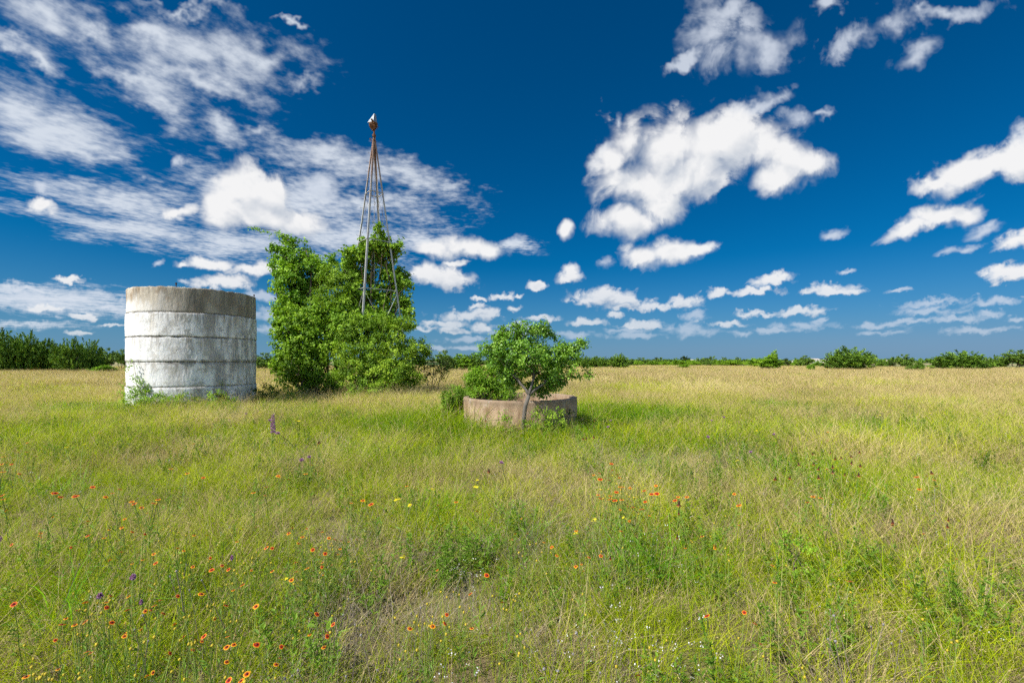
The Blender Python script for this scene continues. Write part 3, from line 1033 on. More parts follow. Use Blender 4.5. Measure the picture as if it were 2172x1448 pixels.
# leaning tree on the left of the thicket, with its long bare arching branch
lobes = [lobe(608, 545, 21.2, 28, 24), lobe(640, 572, 21, 42, 36), lobe(668, 584, 21.2, 32, 28), lobe(690, 566, 21.3, 14, 14), lobe(622, 610, 21, 34, 32), lobe(610, 655, 21, 24, 34), lobe(655, 640, 21.4, 40, 40),
         lobe(586, 526, 21.3, 14, 7, .22), lobe(604, 508, 21.3, 6, 8, .13), lobe(646, 524, 21.2, 8, 12, .16), lobe(622, 520, 21.2, 7, 8, .14), lobe(594, 580, 21.1, 12, 8, .2), lobe(702, 550, 21.4, 6, 8, .13), lobe(660, 548, 21.2, 8, 9, .16), lobe(585, 612, 21.2, 8, 8, .16), lobe(577, 560, 21.2, 6, 6, .12), lobe(676, 556, 21.2, 7, 9, .15)]
e = plant('leaning_tree', 'broad-leaved tree with a long thin branch arching out over the tank side', 'tree', gb(655, 21.2), lobes, LEAF_ELM, BARK_D, 380, 42, .16, .125, .045, .09, twigs=160, droop=.35, shell=(.25, 1.12), tl=(.0, .9))
g, t = Geo(), Geo()
b0 = np.asarray(e.location)
arch = np.array([P(626, 530, 21.2), P(614, 510, 21.2), P(600, 497, 21.2), P(582, 489, 21.1), P(560, 486, 21.1), P(540, 483, 21.0), P(531, 484, 21.0)]) - b0
t.add(*tube(arch, np.linspace(.018, .004, 7), 5))
link('arching_branch', t.mesh('arching_branch', BARK_D, True), e)
pts = []
for px, py, n in ((537, 484, 26), (548, 486, 22), (556, 489, 10), (566, 492, 16), (575, 495, 10), (590, 493, 16), (600, 500, 34), (606, 508, 34), (612, 516, 30)):
    pts.append(P(px, py, 21.05) - b0 + rng.normal(0, 1, (n, 3)) * [.09, .07, .05])
pts = np.concatenate(pts)
V, F = leaf_quads(pts, rand_dirs(len(pts)) + [-.5, 0, -.4], rand_dirs(len(pts)) * .6 + [0, 0, .8], .10, .032)
g.add(V, F, np.repeat(rng.uniform(.4, .95, len(pts)), 4))
link('foliage', g.mesh('foliage', LEAF_ELM), e)

# yellowish shrub between the tree and the tower
lobes = [lobe(700, 585, 20.6, 28, 24), lobe(712, 620, 20.4, 42, 40), lobe(716, 586, 20.5, 28, 18), lobe(730, 572, 20.6, 12, 9, .25), lobe(735, 650, 20.3, 36, 40), lobe(690, 660, 20.3, 36, 45), lobe(742, 610, 20.6, 24, 36)]
plant('olive_shrub', 'olive-green small-leaved shrub wedged between the leaning tree and the tower', 'shrub', gb(715, 20.4), lobes, LEAF_OLIVE, BARK_D, 330, 44, .14, .085, .027, .06, shell=(.3, 1.1))

# vine that swallows the lower two thirds of the tower
lobes = [lobe(799, 492, 20.9, 6, 14, .2), lobe(812, 502, 21, 6, 8, .18), lobe(772, 508, 20.8, 7, 8, .18), lobe(787, 514, 20.8, 22, 11, .45), lobe(764, 530, 20.8, 18, 14, .45), lobe(818, 520, 21.35, 18, 18, .45), lobe(838, 530, 21.3, 7, 12, .3), lobe(755, 545, 20.8, 18, 20, .5),
         lobe(790, 540, 21.4, 30, 26, .5), lobe(820, 552, 21.5, 24, 26, .5), lobe(750, 580, 20.8, 18, 24, .5), lobe(775, 585, 21.5, 22, 22, .4), lobe(828, 592, 21.5, 34, 26, .5), lobe(855, 592, 21.3, 13, 12, .3), lobe(868, 600, 21.2, 6, 7, .14), lobe(846, 512, 21.2, 5, 8, .13),
         lobe(760, 625, 20.6, 26, 28, .6), lobe(800, 635, 21.3, 40, 30, .5), lobe(840, 632, 21.5, 24, 26, .45), lobe(860, 650, 21.3, 9, 26, .25), lobe(868, 668, 21.1, 5, 24, .15), lobe(742, 655, 20.4, 30, 26, .6), lobe(790, 672, 20.5, 34, 18, .6),
         lobe(820, 668, 21.2, 24, 22, .4), lobe(848, 690, 21.2, 14, 16, .25), lobe(744, 562, 20.9, 14, 16, .4), lobe(742, 590, 20.8, 14, 14, .4), lobe(742, 560, 20.9, 8, 6, .2), lobe(735, 540, 20.9, 5, 6, .15)]
e = plant('climbing_vine', 'bright round-leaved vine climbing up over the legs of the windmill tower', 'vine', gb(800, 21.0), lobes, LEAF_VINE, BARK_D, 470, 30, .14, .135, .064, .035, shell=(.4, 1.12), part='foliage', stem='stem', twigs=170, droop=.55, up=.5, tl=(.15, .9))

# vine sheet sprawling over the thicket, left of the tower
lobes = [lobe(700, 668, 19.9, 50, 26, .7), lobe(660, 690, 19.8, 46, 34, .7), lobe(615, 690, 20, 30, 40, .6), lobe(603, 730, 20, 20, 34, .5), lobe(745, 690, 19.6, 40, 24, .6), lobe(640, 740, 19.8, 48, 34, .6), lobe(690, 725, 19.7, 40, 30, .6),
         lobe(594, 650, 20.3, 12, 22, .3), lobe(584, 706, 20.1, 9, 12, .2), lobe(588, 745, 20, 9, 10, .2), lobe(590, 775, 19.9, 8, 14, .2)]
plant('sprawling_vine', 'pale green vine draped over the left side of the thicket below the tower', 'vine', gb(670, 20.2), lobes, LEAF_VINE, BARK_D, 380, 34, .15, .125, .058, .03, shell=(.4, 1.15), part='foliage', stem='stem', droop=.5)

# lower left shrub, dark inside, and the big mounded shrub in front
lobes = [lobe(640, 780, 19.7, 45, 34), lobe(615, 800, 19.6, 22, 22), lobe(680, 790, 19.6, 40, 36), lobe(655, 745, 19.9, 40, 24), lobe(632, 830, 19.3, 34, 10, .4), lobe(708, 812, 19.4, 26, 18)]
plant('lower_shrub', 'shrub with dark gaps and bare stems under the sprawling vine', 'shrub', gb(655, 19.6), lobes, LEAF_SHRUB, BARK, 210, 40, .14, .09, .034, .05, tl=(.0, .6), shell=(.3, 1.1), twigs=150)
lobes = [lobe(800, 740, 19.2, 80, 45), lobe(760, 770, 19, 66, 50), lobe(840, 765, 19, 58, 52), lobe(800, 795, 18.7, 90, 34), lobe(845, 700, 19.4, 34, 26), lobe(770, 700, 19.5, 50, 30), lobe(885, 745, 19.3, 24, 26), lobe(735, 740, 19.3, 34, 30),
         lobe(860, 800, 18.9, 30, 24), lobe(805, 690, 19.6, 40, 22), lobe(898, 738, 19.4, 10, 12), lobe(905, 748, 19.3, 8, 7, .14), lobe(862, 690, 19.4, 9, 8, .16), lobe(812, 672, 19.5, 10, 7, .2)]
plant('mounded_shrub', 'large mounded fine-leaved shrub in front of the windmill tower', 'shrub', gb(800, 19.0), lobes, LEAF_SHRUB, BARK_D, 700, 50, .13, .082, .028, .06, tl=(.0, .95), shell=(.35, 1.12), twigs=150)
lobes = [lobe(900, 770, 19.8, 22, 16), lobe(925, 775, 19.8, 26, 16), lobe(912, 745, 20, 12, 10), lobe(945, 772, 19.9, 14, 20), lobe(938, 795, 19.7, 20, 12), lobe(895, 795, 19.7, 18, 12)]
plant('spindly_shrub', 'thin dark shrub with see-through twigs right of the mounded shrub', 'shrub', gb(920, 19.8), lobes, LEAF_DARK, BARK_D, 90, 26, .12, .06, .022, .025, twigs=90, zmin=.15)  # dark leaf colour holds the shade thrown by the thicket

# saplings and weeds round the bases
def small_plant(name, label, cat, px, z, h, w, leaf, subs=24, per=18, L=.06, W=.02, group=None, spread=.07, py=None, **kw):
    b = gb(px, z)
    lb = [(b + [0, 0, h * .55], (w, w, h * .5)), (b + [w * .2, 0, h * .25], (w * 1.1, w, h * .28))]
    return plant(name, label, cat, b, lb, leaf, BARK_D, subs, per, spread, L, W, .009, group, twigs=14, part='foliage', stem='stem', zmin=.02, **kw)


small_plant('bramble', 'sprawling bramble with bare arching canes against the left foot of the tank', 'bramble', 300, 14.15, .72, .5, LEAF_BRIGHT, 90, 26)
e = bpy.data.objects['bramble']
t = Geo()
for (x0, y0), (x1, y1) in (((300, 835), (268, 775)), ((310, 836), (285, 790)), ((292, 838), (262, 812)), ((318, 836), (300, 800)), ((300, 836), (276, 760)), ((285, 838), (255, 832))):
    a, b = P(x0, y0, 14.1), P(x1, y1, 14.05)
    pl = wobbly(a - np.asarray(e.location), b - np.asarray(e.location), 7, .03)
    t.add(*tube(pl, np.linspace(.009, .003, 7), 4))
link('cane', t.mesh('cane', BARK, True), e)
g = Geo()
pts = np.concatenate([P(px, py, 14.05) - np.asarray(e.location) + rng.normal(0, .06, (n, 3)) for px, py, n in ((270, 780, 20), (276, 768, 14), (283, 800, 22), (262, 815, 20), (296, 808, 24), (312, 822, 34), (285, 825, 34), (258, 832, 24), (300, 815, 24))])
V, F = leaf_quads(pts, rand_dirs(len(pts)) + [0, 0, -.2], rand_dirs(len(pts)) * .6 + [0, 0, .8], .065, .024)
g.add(V, F, np.repeat(rng.uniform(.3, .95, len(pts)), 4))
link('cane_leaves', g.mesh('cane_leaves', LEAF_BRIGHT), e)
small_plant('leafy_weed', 'low leafy weed clump at the foot of the tank, right of the bramble', 'weed', 338, 14.0, .58, .5, LEAF_BRIGHT, 80, 26)
small_plant('leafy_weed', 'broad weed clump at the middle of the tank foot', 'weed', 382, 13.95, .52, .46, LEAF_SHRUB, 66, 26)
small_plant('leafy_weed', 'upright weed with stiff shoots before the right half of the tank', 'weed', 468, 14.2, .62, .38, LEAF_BRIGHT, 56, 26)
small_plant('leafy_weed', 'bluish weed stem rising behind the upright weed at the tank', 'weed', 470, 14.5, .95, .14, LEAF_DARK, 24, 22)
small_plant('dark_weed', 'dark weed clump hugging the shaded right foot of the tank', 'weed', 558, 16.4, .75, .5, LEAF_DARK, 70, 24)
small_plant('dark_weed', 'green weed clump between the tank and the thicket', 'weed', 598, 17.6, .75, .65, LEAF_SHRUB, 70, 24)
small_plant('sapling', 'young upright sapling in the grass before the mounded shrub', 'sapling', 797, 17.2, .75, .28, LEAF_SHRUB, 40, 22)
small_plant('sapling', 'low sapling at the left front edge of the mounded shrub', 'sapling', 748, 17.6, .55, .30, LEAF_BRIGHT, 36, 22)
small_plant('sapling', 'bright seedling shrub between the spindly shrub and the trough', 'sapling', 965, 16.5, .7, .5, LEAF_BRIGHT, 60, 22)

# the small tree leaning on the trough
ZS = 9.75
def sl(px, py, rx, ry, dz=0., rd=.3):
    return lobe(px, py, ZS + dz, rx, ry, rd)
lobes = [sl(1078, 735, 42, 34, .1, .45), sl(1100, 705, 13, 20, 0, .14), sl(1092, 694, 7, 8, 0, .08), sl(1062, 715, 18, 16, .1, .2), sl(1140, 708, 22, 22, .1, .25), sl(1152, 692, 8, 9, .1, .1), sl(1052, 752, 26, 22, -.1, .3), sl(1031, 737, 12, 15, 0, .15),
         sl(1022, 752, 5, 8, 0, .08), sl(1120, 755, 46, 34, -.3, .4), sl(1122, 742, 36, 28, .5, .35), sl(1168, 760, 32, 28, .1, .4), sl(1170, 715, 9, 9, .1, .1), sl(1195, 742, 16, 16, .1, .2), sl(1212, 752, 22, 16, .15, .25), sl(1230, 733, 11, 12, .1, .14), sl(1240, 726, 5, 5, .1, .06),
         sl(1195, 778, 26, 16, -.1, .3), sl(1152, 795, 34, 18, .3, .3), sl(1175, 800, 22, 12, -.2, .25), sl(1246, 793, 9, 8, .1, .1), sl(1228, 800, 9, 6, .1, .1), sl(1210, 797, 8, 6, .1, .1), sl(1085, 790, 30, 22, .1, .35), sl(1070, 768, 22, 20, .3, .3),
         sl(1135, 820, 16, 10, .35, .25), sl(1163, 818, 18, 11, .2, .25), sl(1150, 832, 16, 8, .1, .2), sl(1185, 812, 18, 9, .2, .2), sl(1090, 812, 16, 12, .3, .25), sl(1112, 690, 5, 8, 0, .08), sl(1160, 704, 8, 10, .1, .1)]
tb = on_height(1110, 925, 0.0)
tb = np.array([(1111 - CX) / FPX * 9.52, 9.52, float(ground_h(.25, 9.52))])
nodes = [P(1085, 745, ZS + .1), P(1140, 725, ZS + .2), P(1060, 755, ZS - .1), P(1168, 765, ZS + .1), P(1205, 760, ZS + .1), P(1122, 745, ZS - .2), P(1150, 795, ZS + .3), P(1085, 788, ZS + .1)]
e = empty('small_tree', tb)
tag(e, 'small crooked grey-trunked tree growing out beside the round trough', 'tree')
g = Geo()
cen = leaf_cloud(g, shift(lobes, tb), 640, 36, .07, .054, .019, droop=.2, up=.5, tl=(.1, .9), shell=(.35, 1.05))
link('crown', g.mesh('crown', LEAF_TREE), e)
t = Geo()
fork = P(1122, 838, 9.5) - tb
tr = np.array([[0, 0, -.1], list(P(1111, 890, 9.5) - tb), list(P(1114, 862, 9.48) - tb), list(fork)])
t.add(*tube(tr, [.055, .046, .042, .04], 9))
mids = [(P(1098, 805, 9.6), [0, 2, 7]), (P(1132, 800, 9.6), [1, 3, 5]), (P(1160, 808, 9.7), [4, 6])]
ends = []
for mpt, idx in mids:
    pl = wobbly(fork, mpt - tb, 5, .012)
    t.add(*tube(pl, np.linspace(.032, .024, 5), 7))
    for i in idx:
        pl2 = wobbly(mpt - tb, nodes[i] - tb, 8, .025)
        t.add(*tube(pl2, np.linspace(.022, .006, 8), 6))
        ends.append(pl2)
for a, b in ((P(1160, 808, 9.7), P(1250, 795, 9.85)), (P(1168, 765, 9.85), P(1238, 730, 9.85)), (P(1085, 745, 9.85), P(1030, 738, 9.75)), (P(1085, 745, 9.85), P(1095, 692, 9.75)), (P(1140, 725, 9.95), P(1153, 690, 9.85))):
    pl2 = wobbly(a - tb, b - tb, 8, .02)
    t.add(*tube(pl2, np.linspace(.013, .004, 8), 5))
    ends.append(pl2)
allp = np.concatenate(ends)
for c in cen[rng.permutation(len(cen))[:260]]:
    dd = np.linalg.norm(allp - c, axis=1)
    s = allp[np.argmin(dd)]
    t.add(*tube(wobbly(s, c, 4, .06 * dd.min()), np.linspace(.006, .002, 4), 4, cap=False))
link('trunk', t.mesh('trunk', BARK, True), e)

# bushes in and beside the trough
lobes = [lobe(1035, 808, 11.5, 46, 30, .45), lobe(1010, 790, 11.6, 10, 14, .2), lobe(1045, 786, 11.6, 10, 12, .2), lobe(1015, 800, 11.6, 18, 18, .3), lobe(1060, 818, 11.4, 28, 22, .4), lobe(1022, 832, 11.3, 36, 16, .4), lobe(1000, 812, 11.5, 12, 18, .25), lobe(1080, 838, 11.2, 20, 12, .3)]
b = gb(1035, 11.4); b[2] = .14
plant('trough_bush', 'leafy green bush growing inside the trough on its left', 'bush', b, lobes, LEAF_BRIGHT, BARK_D, 260, 34, .08, .05, .018, .02, tl=(.0, .6))
lobes = [lobe(963, 846, 11.2, 22, 24, .32), lobe(975, 868, 11.1, 14, 20, .25), lobe(955, 866, 11.2, 14, 16, .25), lobe(985, 835, 11.6, 14, 14, .25)]
plant('dark_bush', 'dark green bush pressed against the outside left of the trough', 'bush', gb(968, 11.2), lobes, LEAF_SHRUB, BARK_D, 130, 34, .07, .05, .018, .015, tl=(.0, .5))
small_plant('trough_weed', 'pale weed with thin stems before the trough, left of the trunk', 'weed', 1070, 9.45, .56, .18, LEAF_BRIGHT, 26, 16, .045, .014, spread=.05)
small_plant('trough_weed', 'upright leafy weed before the trough, just right of the trunk', 'weed', 1128, 9.4, .6, .15, LEAF_BRIGHT, 30, 18, .05, .012, spread=.05)
small_plant('trough_weed', 'tall leafy weed rising against the shaded trough wall', 'weed', 1150, 9.45, .64, .17, LEAF_SHRUB, 34, 18, .05, .012, spread=.05)
small_plant('trough_weed', 'bushy weed near the right end of the trough wall', 'weed', 1180, 9.5, .6, .22, LEAF_SHRUB, 40, 18, .05, .014, spread=.05)
small_plant('trough_weed', 'dark weed at the very right foot of the trough', 'weed', 1207, 9.9, .5, .19, LEAF_DARK, 30, 18, .045, .014, spread=.05)
small_plant('leafy_shoot', 'single bright leafy shrublet standing up in the open meadow grass', 'weed', 1690, 3.15, .42, .10, LEAF_BRIGHT, 34, 26, .022, .006, spread=.03)


# ------------------------------------------------------------------ cedars and the far tree line
def cedar_proto(name, seed, wide=1.0, n=470, leaf=LEAF_CEDAR):
    """juniper of unit height: plumes of narrow sprays pointing up and out"""
    e = empty(name, (0, 0, 0))
    k = 9
    cen = np.array([[0, 0, .45]] + [[.32 * wide * math.cos(a), .32 * wide * math.sin(a), h] for a, h in zip(np.linspace(0, 6.28, k)[:-1] + seed, rng.uniform(.2, .5, k - 1))])
    rad = np.array([[.42 * wide, .42 * wide, .46]] + [[.26 * wide, .26 * wide, .28]] * (k - 1))
    kk = rng.choice(len(cen), n, p=np.array([.3] + [.7 / (k - 1)] * (k - 1)))
    out = rand_dirs(n)
    c = cen[kk] + out * rad[kk] * rng.uniform(.6, 1.0, n)[:, None]
    ok = c[:, 2] > .03
    c, out = c[ok], out[ok]
    ax = nrm(out * [1.1, 1.1, .5] + np.array([.18, 0, .6]) + rng.normal(0, .25, c.shape))
    per = 32
    idx = np.repeat(np.arange(len(c)), per)
    tt = rng.uniform(0, 1, len(idx))
    ln = rng.uniform(.10, .26, len(c))[idx]
    pos = c[idx] + ax[idx] * (tt * ln)[:, None] + rng.normal(0, .016, (len(idx), 3)) * (1.2 - tt)[:, None]
    d = ax[idx] * .8 + rand_dirs(len(idx)) * .75
    V, F = leaf_quads(pos, d, rand_dirs(len(idx)) + [0, 0, .4], rng.uniform(.04, .075, len(idx)), rng.uniform(.010, .018, len(idx)))
    g = Geo().add(V, F, np.repeat(np.clip(rng.uniform(.1, .7, len(c))[idx] + rng.normal(0, .15, len(idx)), 0, 1), 4))
    link('crown', g.mesh('crown', leaf), e)
    t = Geo()
    for a in np.linspace(0, 6.28, 6)[:-1] + seed:
        t.add(*tube(wobbly([0, 0, -.04], [.3 * wide * math.cos(a), .3 * wide * math.sin(a), .5], 6, .02), np.linspace(.018, .005, 6), 5))
    link('trunk', t.mesh('trunk', BARK, True), e)
    return e


def round_proto(name, leaf, n=170, per=34, flat=.8, gap=.0):
    """broad-leaved tree of unit height"""
    e = empty(name, (0, 0, 0))
    lob = [((rng.uniform(-.3, .3), rng.uniform(-.3, .3), rng.uniform(.3, .62)), (rng.uniform(.2, .34), rng.uniform(.2, .34), rng.uniform(.18, .3) * flat)) for _ in range(7)]
    lob.append(((0, 0, .68), (.26, .26, .26)))
    g = Geo()
    cen = leaf_cloud(g, lob, n, per, .045, .055, .02, zmin=.03, tl=(.1, .85))
    link('crown', g.mesh('crown', leaf), e)
    t = Geo()
    limbs(t, np.array([0, 0, -.04]), cen[:30], .02, 4, [np.array(l[0]) for l in lob[:5]], twig_r=.004, tip=.002)
    link('trunk', t.mesh('trunk', BARK_D, True), e)
    return e


PROTO = {}
USED = set()


def stand(kind, px, half, ytop, z, label, group=None, name=None, ground=None, tall=1.0):
    """put a tree so that its crown spans the photo measures"""
    cat = {'cedar': 'cedar tree'}.get(kind.split('_')[0], 'tree')
    if kind not in PROTO:
        if kind.startswith('cedar'):
            PROTO[kind] = cedar_proto('cedar_tree', len(PROTO) * .7, {'cedar_a': 1.0, 'cedar_b': 1.15, 'cedar_c': .8}[kind])
        else:
            PROTO[kind] = round_proto('field_tree', {'round_a': LEAF_FAR, 'round_b': LEAF_BRIGHT, 'round_c': LEAF_DARK, 'round_d': LEAF_FAR}[kind])
    x = (px - CX) / FPX * z
    gz = float(ground_h(x, z))
    h = (EYE + (HY - ytop) / FPX * z - gz) / (.93 if kind.startswith('cedar') else .92)
    w = half / FPX * z / (.62 if kind.startswith('cedar') else .5)
    if kind == 'cedar_b':
        w *= .9
    if kind == 'cedar_c':
        w *= 1.15
    src = PROTO[kind]
    loc, rz = (x, z, gz), random.uniform(0, 6.28)
    if kind not in USED:
        USED.add(kind)
        o = src
        o.location, o.rotation_euler, o.scale = loc, (0, 0, rz), (w, w, h)
    else:
        o = copy_thing(src, loc, rz, (w, w, h))
    if name:
        o.name = name
    for kx in ('label', 'group', 'category'):
        if kx in o:
            del o[kx]
    tag(o, label, cat, group)
    return o


# left row of cedars behind the tank
G1 = 'cedars in the row left of the tank'
for i, (px, half, yt, z, kind, lab) in enumerate([
        (-35, 34, 712, 62, 'cedar_a', 'cedar at the cut-off left end of the row'),
        (12, 34, 706, 60, 'cedar_b', 'tallest dark cedar at the left edge of the picture'),
        (62, 32, 711, 61, 'cedar_a', 'broad dark cedar second in the left row'),
        (102, 24, 724, 62, 'cedar_c', 'lower cedar filling the dip in the left row'),
        (148, 30, 722, 58, 'cedar_b', 'spiky cedar with pale stems low in the left row'),
        (188, 24, 725, 62, 'cedar_a', 'cedar ending the tall part of the left row'),
        (228, 26, 738, 78, 'round_a', 'smaller round tree further back just left of the tank'),
        (256, 18, 742, 84, 'round_d', 'small tree half hidden by the left edge of the tank'),
        (-85, 34, 716, 64, 'cedar_b', 'cedar continuing the left row out of frame')]):
    stand(kind, px, half, yt, z, lab, G1)
stand('round_a', 558, 26, 748, 74, 'round bush showing just right of the tank')
stand('round_d', 600, 18, 758, 90, 'low bush behind the left side of the thicket')
stand('round_b', 222, 22, 774, 55, 'low pale bush in the grass before the cedar row')
stand('round_d', 940, 24, 744, 62, 'round tree behind the spindly shrub')
stand('round_b', 978, 26, 750, 66, 'pale bushy tree left of the small trough tree', name='field_tree')
stand('cedar_c', 1004, 18, 752, 66, 'cedar-like bush just left of the small trough tree')
# middle distance, right half
G2 = 'cedars in the low row behind the trough tree'
for px, half, yt, z, kind, lab in [
        (1228, 13, 758, 105, 'cedar_a', 'low cedar at the left end of the far row behind the trough tree'),
        (1245, 15, 757, 104, 'cedar_b', 'low cedar second in the far row behind the trough tree'),
        (1264, 14, 757, 106, 'cedar_c', 'low pointed cedar third in the far row behind the trough tree'),
        (1281, 14, 758, 104, 'cedar_a', 'low cedar left of the taller spiky cedar in the far row'),
        (1312, 23, 752, 96, 'cedar_b', 'taller spiky cedar ending the far row behind the trough tree')]:
    stand(kind, px, half, yt, z, lab, G2)
stand('round_b', 1628, 38, 756, 74, 'bright green leafy bush out in the dry field')
b = PROTO['round_b']
stand('round_b', 1642, 12, 743, 73.6, 'upright leafy shoot rising from the bright green bush', name='field_shoot')
stand('cedar_b', 1803, 49, 739, 71, 'largest dense rounded cedar standing in the dry field')
stand('cedar_a', 2037, 48, 747, 71, 'wide flat-topped cedar in the field near the right edge')
stand('round_a', 1707, 15, 754, 128, 'dark upright tree between the bright bush and the largest cedar')
stand('cedar_a', 1870, 11, 762, 118, 'small round cedar right beside the largest cedar')
stand('round_a', 1915, 20, 751, 122, 'round tree between the two big field cedars')
stand('round_c', 1890, 9, 763, 128, 'small dark tree touching the round tree between the big cedars')
stand('cedar_c', 1948, 10, 767, 66, 'small upright cedar of the pair in the dry field')
stand('cedar_b', 1929, 8, 775, 66, 'tiny low cedar left of its upright neighbour')
stand('cedar_b', 2116, 18, 755, 112, 'low cedar left of the tree at the right edge')
stand('round_d', 2152, 30, 743, 108, 'spreading tree at the right edge of the picture')
stand('round_a', 2200, 30, 746, 112, 'spreading tree just beyond the right edge')
stand('round_c', 1986, 8, 762, 120, 'small dark tree touching the left of the wide cedar')
stand('round_b', 1722, 9, 771, 66, 'tiny green shrub with dead sticks in the dry field')
stand('round_b', 1452, 14, 772, 96, 'low green shrub at the far edge of the dry field', name='field_tree')
# tree line at the far edge of the field
r2 = random.Random(3)
kinds = ['round_a', 'round_c', 'round_d', 'round_b', 'round_a', 'round_d']
px = 1322
i = 0
WORDS = ['dark', 'bright', 'bushy', 'broad', 'low', 'rounded']
G3 = 'trees in the line at the far edge of the field'
while px < 1570:
    half = r2.uniform(11, 23)
    z = r2.uniform(150, 215)
    yt = r2.uniform(756, 763)
    k = kinds[i % 6] if r2.random() < .8 else 'round_b'
    if k == 'round_b':
        yt, z = r2.uniform(761, 766), r2.uniform(142, 160)
    stand(k, px, half, yt, z, 'tree in the mixed line at the far edge of the dry field', G3)
    px += half * r2.uniform(.4, .8)
    i += 1
for px, half, yt, z, k in ((1600, 15, 759, 160, 'round_b'), (1668, 16, 761, 170, 'round_c'), (1690, 14, 763, 165, 'round_b'), (1735, 12, 766, 150, 'round_b'), (1030, 20, 763, 160, 'round_d'), (1205, 16, 763, 150, 'round_a')):
    stand(k, px, half, yt, z, 'tree in the mixed line at the far edge of the dry field', G3)

# far wood on the horizon and a few white houses
rs = np.random.default_rng(5)
g = Geo()
for _ in range(420):
    z = rs.uniform(650, 2600)
    x = rs.uniform(-1.35, 1.35) * z
    gz = float(ground_h(x, z))
    w, h = rs.uniform(8, 34) * (1 + z / 2500), rs.uniform(2.5, 6.5)
    n = 46
    d = nrm(rs.normal(size=(n, 3)))
    d[:, 2] = np.abs(d[:, 2])
    pos = np.array([x, z, gz]) + d * [w, w * .6, h] * rs.uniform(.6, 1, (n, 1))
    V, F = leaf_quads(pos, nrm(rs.normal(size=(n, 3))), rs.normal(size=(n, 3)) + [0, 0, 1], h * .9, h * .45)
    g.add(V, F, np.repeat(rs.uniform(.0, .5, n), 4))
tag(link('far_woods', g.mesh('far_woods', LEAF_FAR)), 'thin dark band of distant woods along the horizon', 'woods', kind='stuff')

WALLM, _nt = new_mat('pale_house_wall')
finish(_nt, _nt.mix(_nt.noise(_nt.coord('Object'), 2, 3), (.62, .60, .56), (.78, .77, .74)), .8)
ROOFM, _nt = new_mat('house_roof')
finish(_nt, _nt.mix(_nt.noise(_nt.coord('Object'), 4, 3), (.30, .25, .21), (.45, .40, .36)), .8)
WINM, _nt = new_mat('dark_window')
finish(_nt, (.03, .035, .04), .2)


def house(px, z, w, h, label, dpt=9.0, group=None):
    x = (px - CX) / FPX * z
    e = empty('far_house', (x, z, EYE - 4.2 - 3.3 + (HY - 764.5) / FPX * z))
    tag(e, label, 'house', group)
    hh = h + 3.5
    V, F = box([0, 0, hh / 2], [w, dpt, hh])
    link('wall', Geo().add(V, F).mesh('wall', WALLM), e)
    a, b, c = w / 2 + .4, dpt / 2 + .4, hh + h * .55
    V = np.array([[-a, -b, hh + .01], [a, -b, hh + .01], [a, b, hh + .01], [-a, b, hh + .01], [-a, 0, c], [a, 0, c]])
    link('roof', Geo().add(V, [np.array([[0, 1, 5, 4], [2, 3, 4, 5], [3, 2, 1, 0]]), np.array([[0, 4, 3], [1, 2, 5]])]).mesh('roof', ROOFM), e)
    for q in np.linspace(-.35, .35, max(2, int(w / 6))):
        link('window', Geo().add(*box([q * w, -dpt / 2 - .02, hh - h * .45], [1.6, .06, 1.4])).mesh('window', WINM), e)


for px, z, w, h, lab in ((1468, 900, 12, 4.0, 'white house peeping over the far tree line behind the dry field'), (1526, 1000, 12, 3.5, 'low pale roof beyond the far trees left of the bright bush'),
                         (1563, 900, 9, 4, 'small white house left of the bright bush on the horizon'), (1722, 800, 22, 5.0, 'long pale building on the horizon left of the largest cedar'),
                         (1745, 850, 12, 4.2, 'small white house close to the largest cedar on the horizon'), (1690, 900, 14, 3.2, 'low white building left of the long pale building'),
                         (1970, 850, 9, 3.6, 'white barn on the tan far field between the big cedars'), (1978, 860, 7, 3.4, 'second smaller white barn beside the white barn'),
                         (2098, 800, 5, 4.5, 'tiny white house with steep gable left of the right edge tree'), (1880, 1000, 12, 3.2, 'pale low house on the horizon right of the largest cedar')):
    house(px, z, w, h, lab, group=None)
# ------------------------------------------------------------------ meadow grass: tuft meshes scattered over the field
GRASS_G = tint_mat('green_grass', [(.08, .165, .002), (.235, .34, .004), (.45, .51, .008), (.62, .60, .035)], trans=.42, inst=True, spec=.1)
GRASS_D = tint_mat('straw_grass', [(.22, .155, .08), (.38, .285, .145), (.52, .405, .19), (.64, .53, .27)], trans=.25, inst=True, spec=.1)
GRASS_X = tint_mat('grey_dead_grass', [(.12, .10, .075), (.24, .20, .15), (.36, .31, .24)], trans=.15, inst=True)
WEED_G = tint_mat('broad_weed_leaf', [(.07, .14, .01), (.14, .26, .018), (.24, .37, .035)], trans=.38, inst=True)
LUSH_G = tint_mat('lush_grass_blade', [(.055, .17, .005), (.12, .33, .008), (.26, .48, .02)], trans=.42, inst=True)
WHITE_P = tint_mat('white_petal', [(.62, .58, .66), (.72, .70, .76), (.82, .80, .83)], trans=.3)


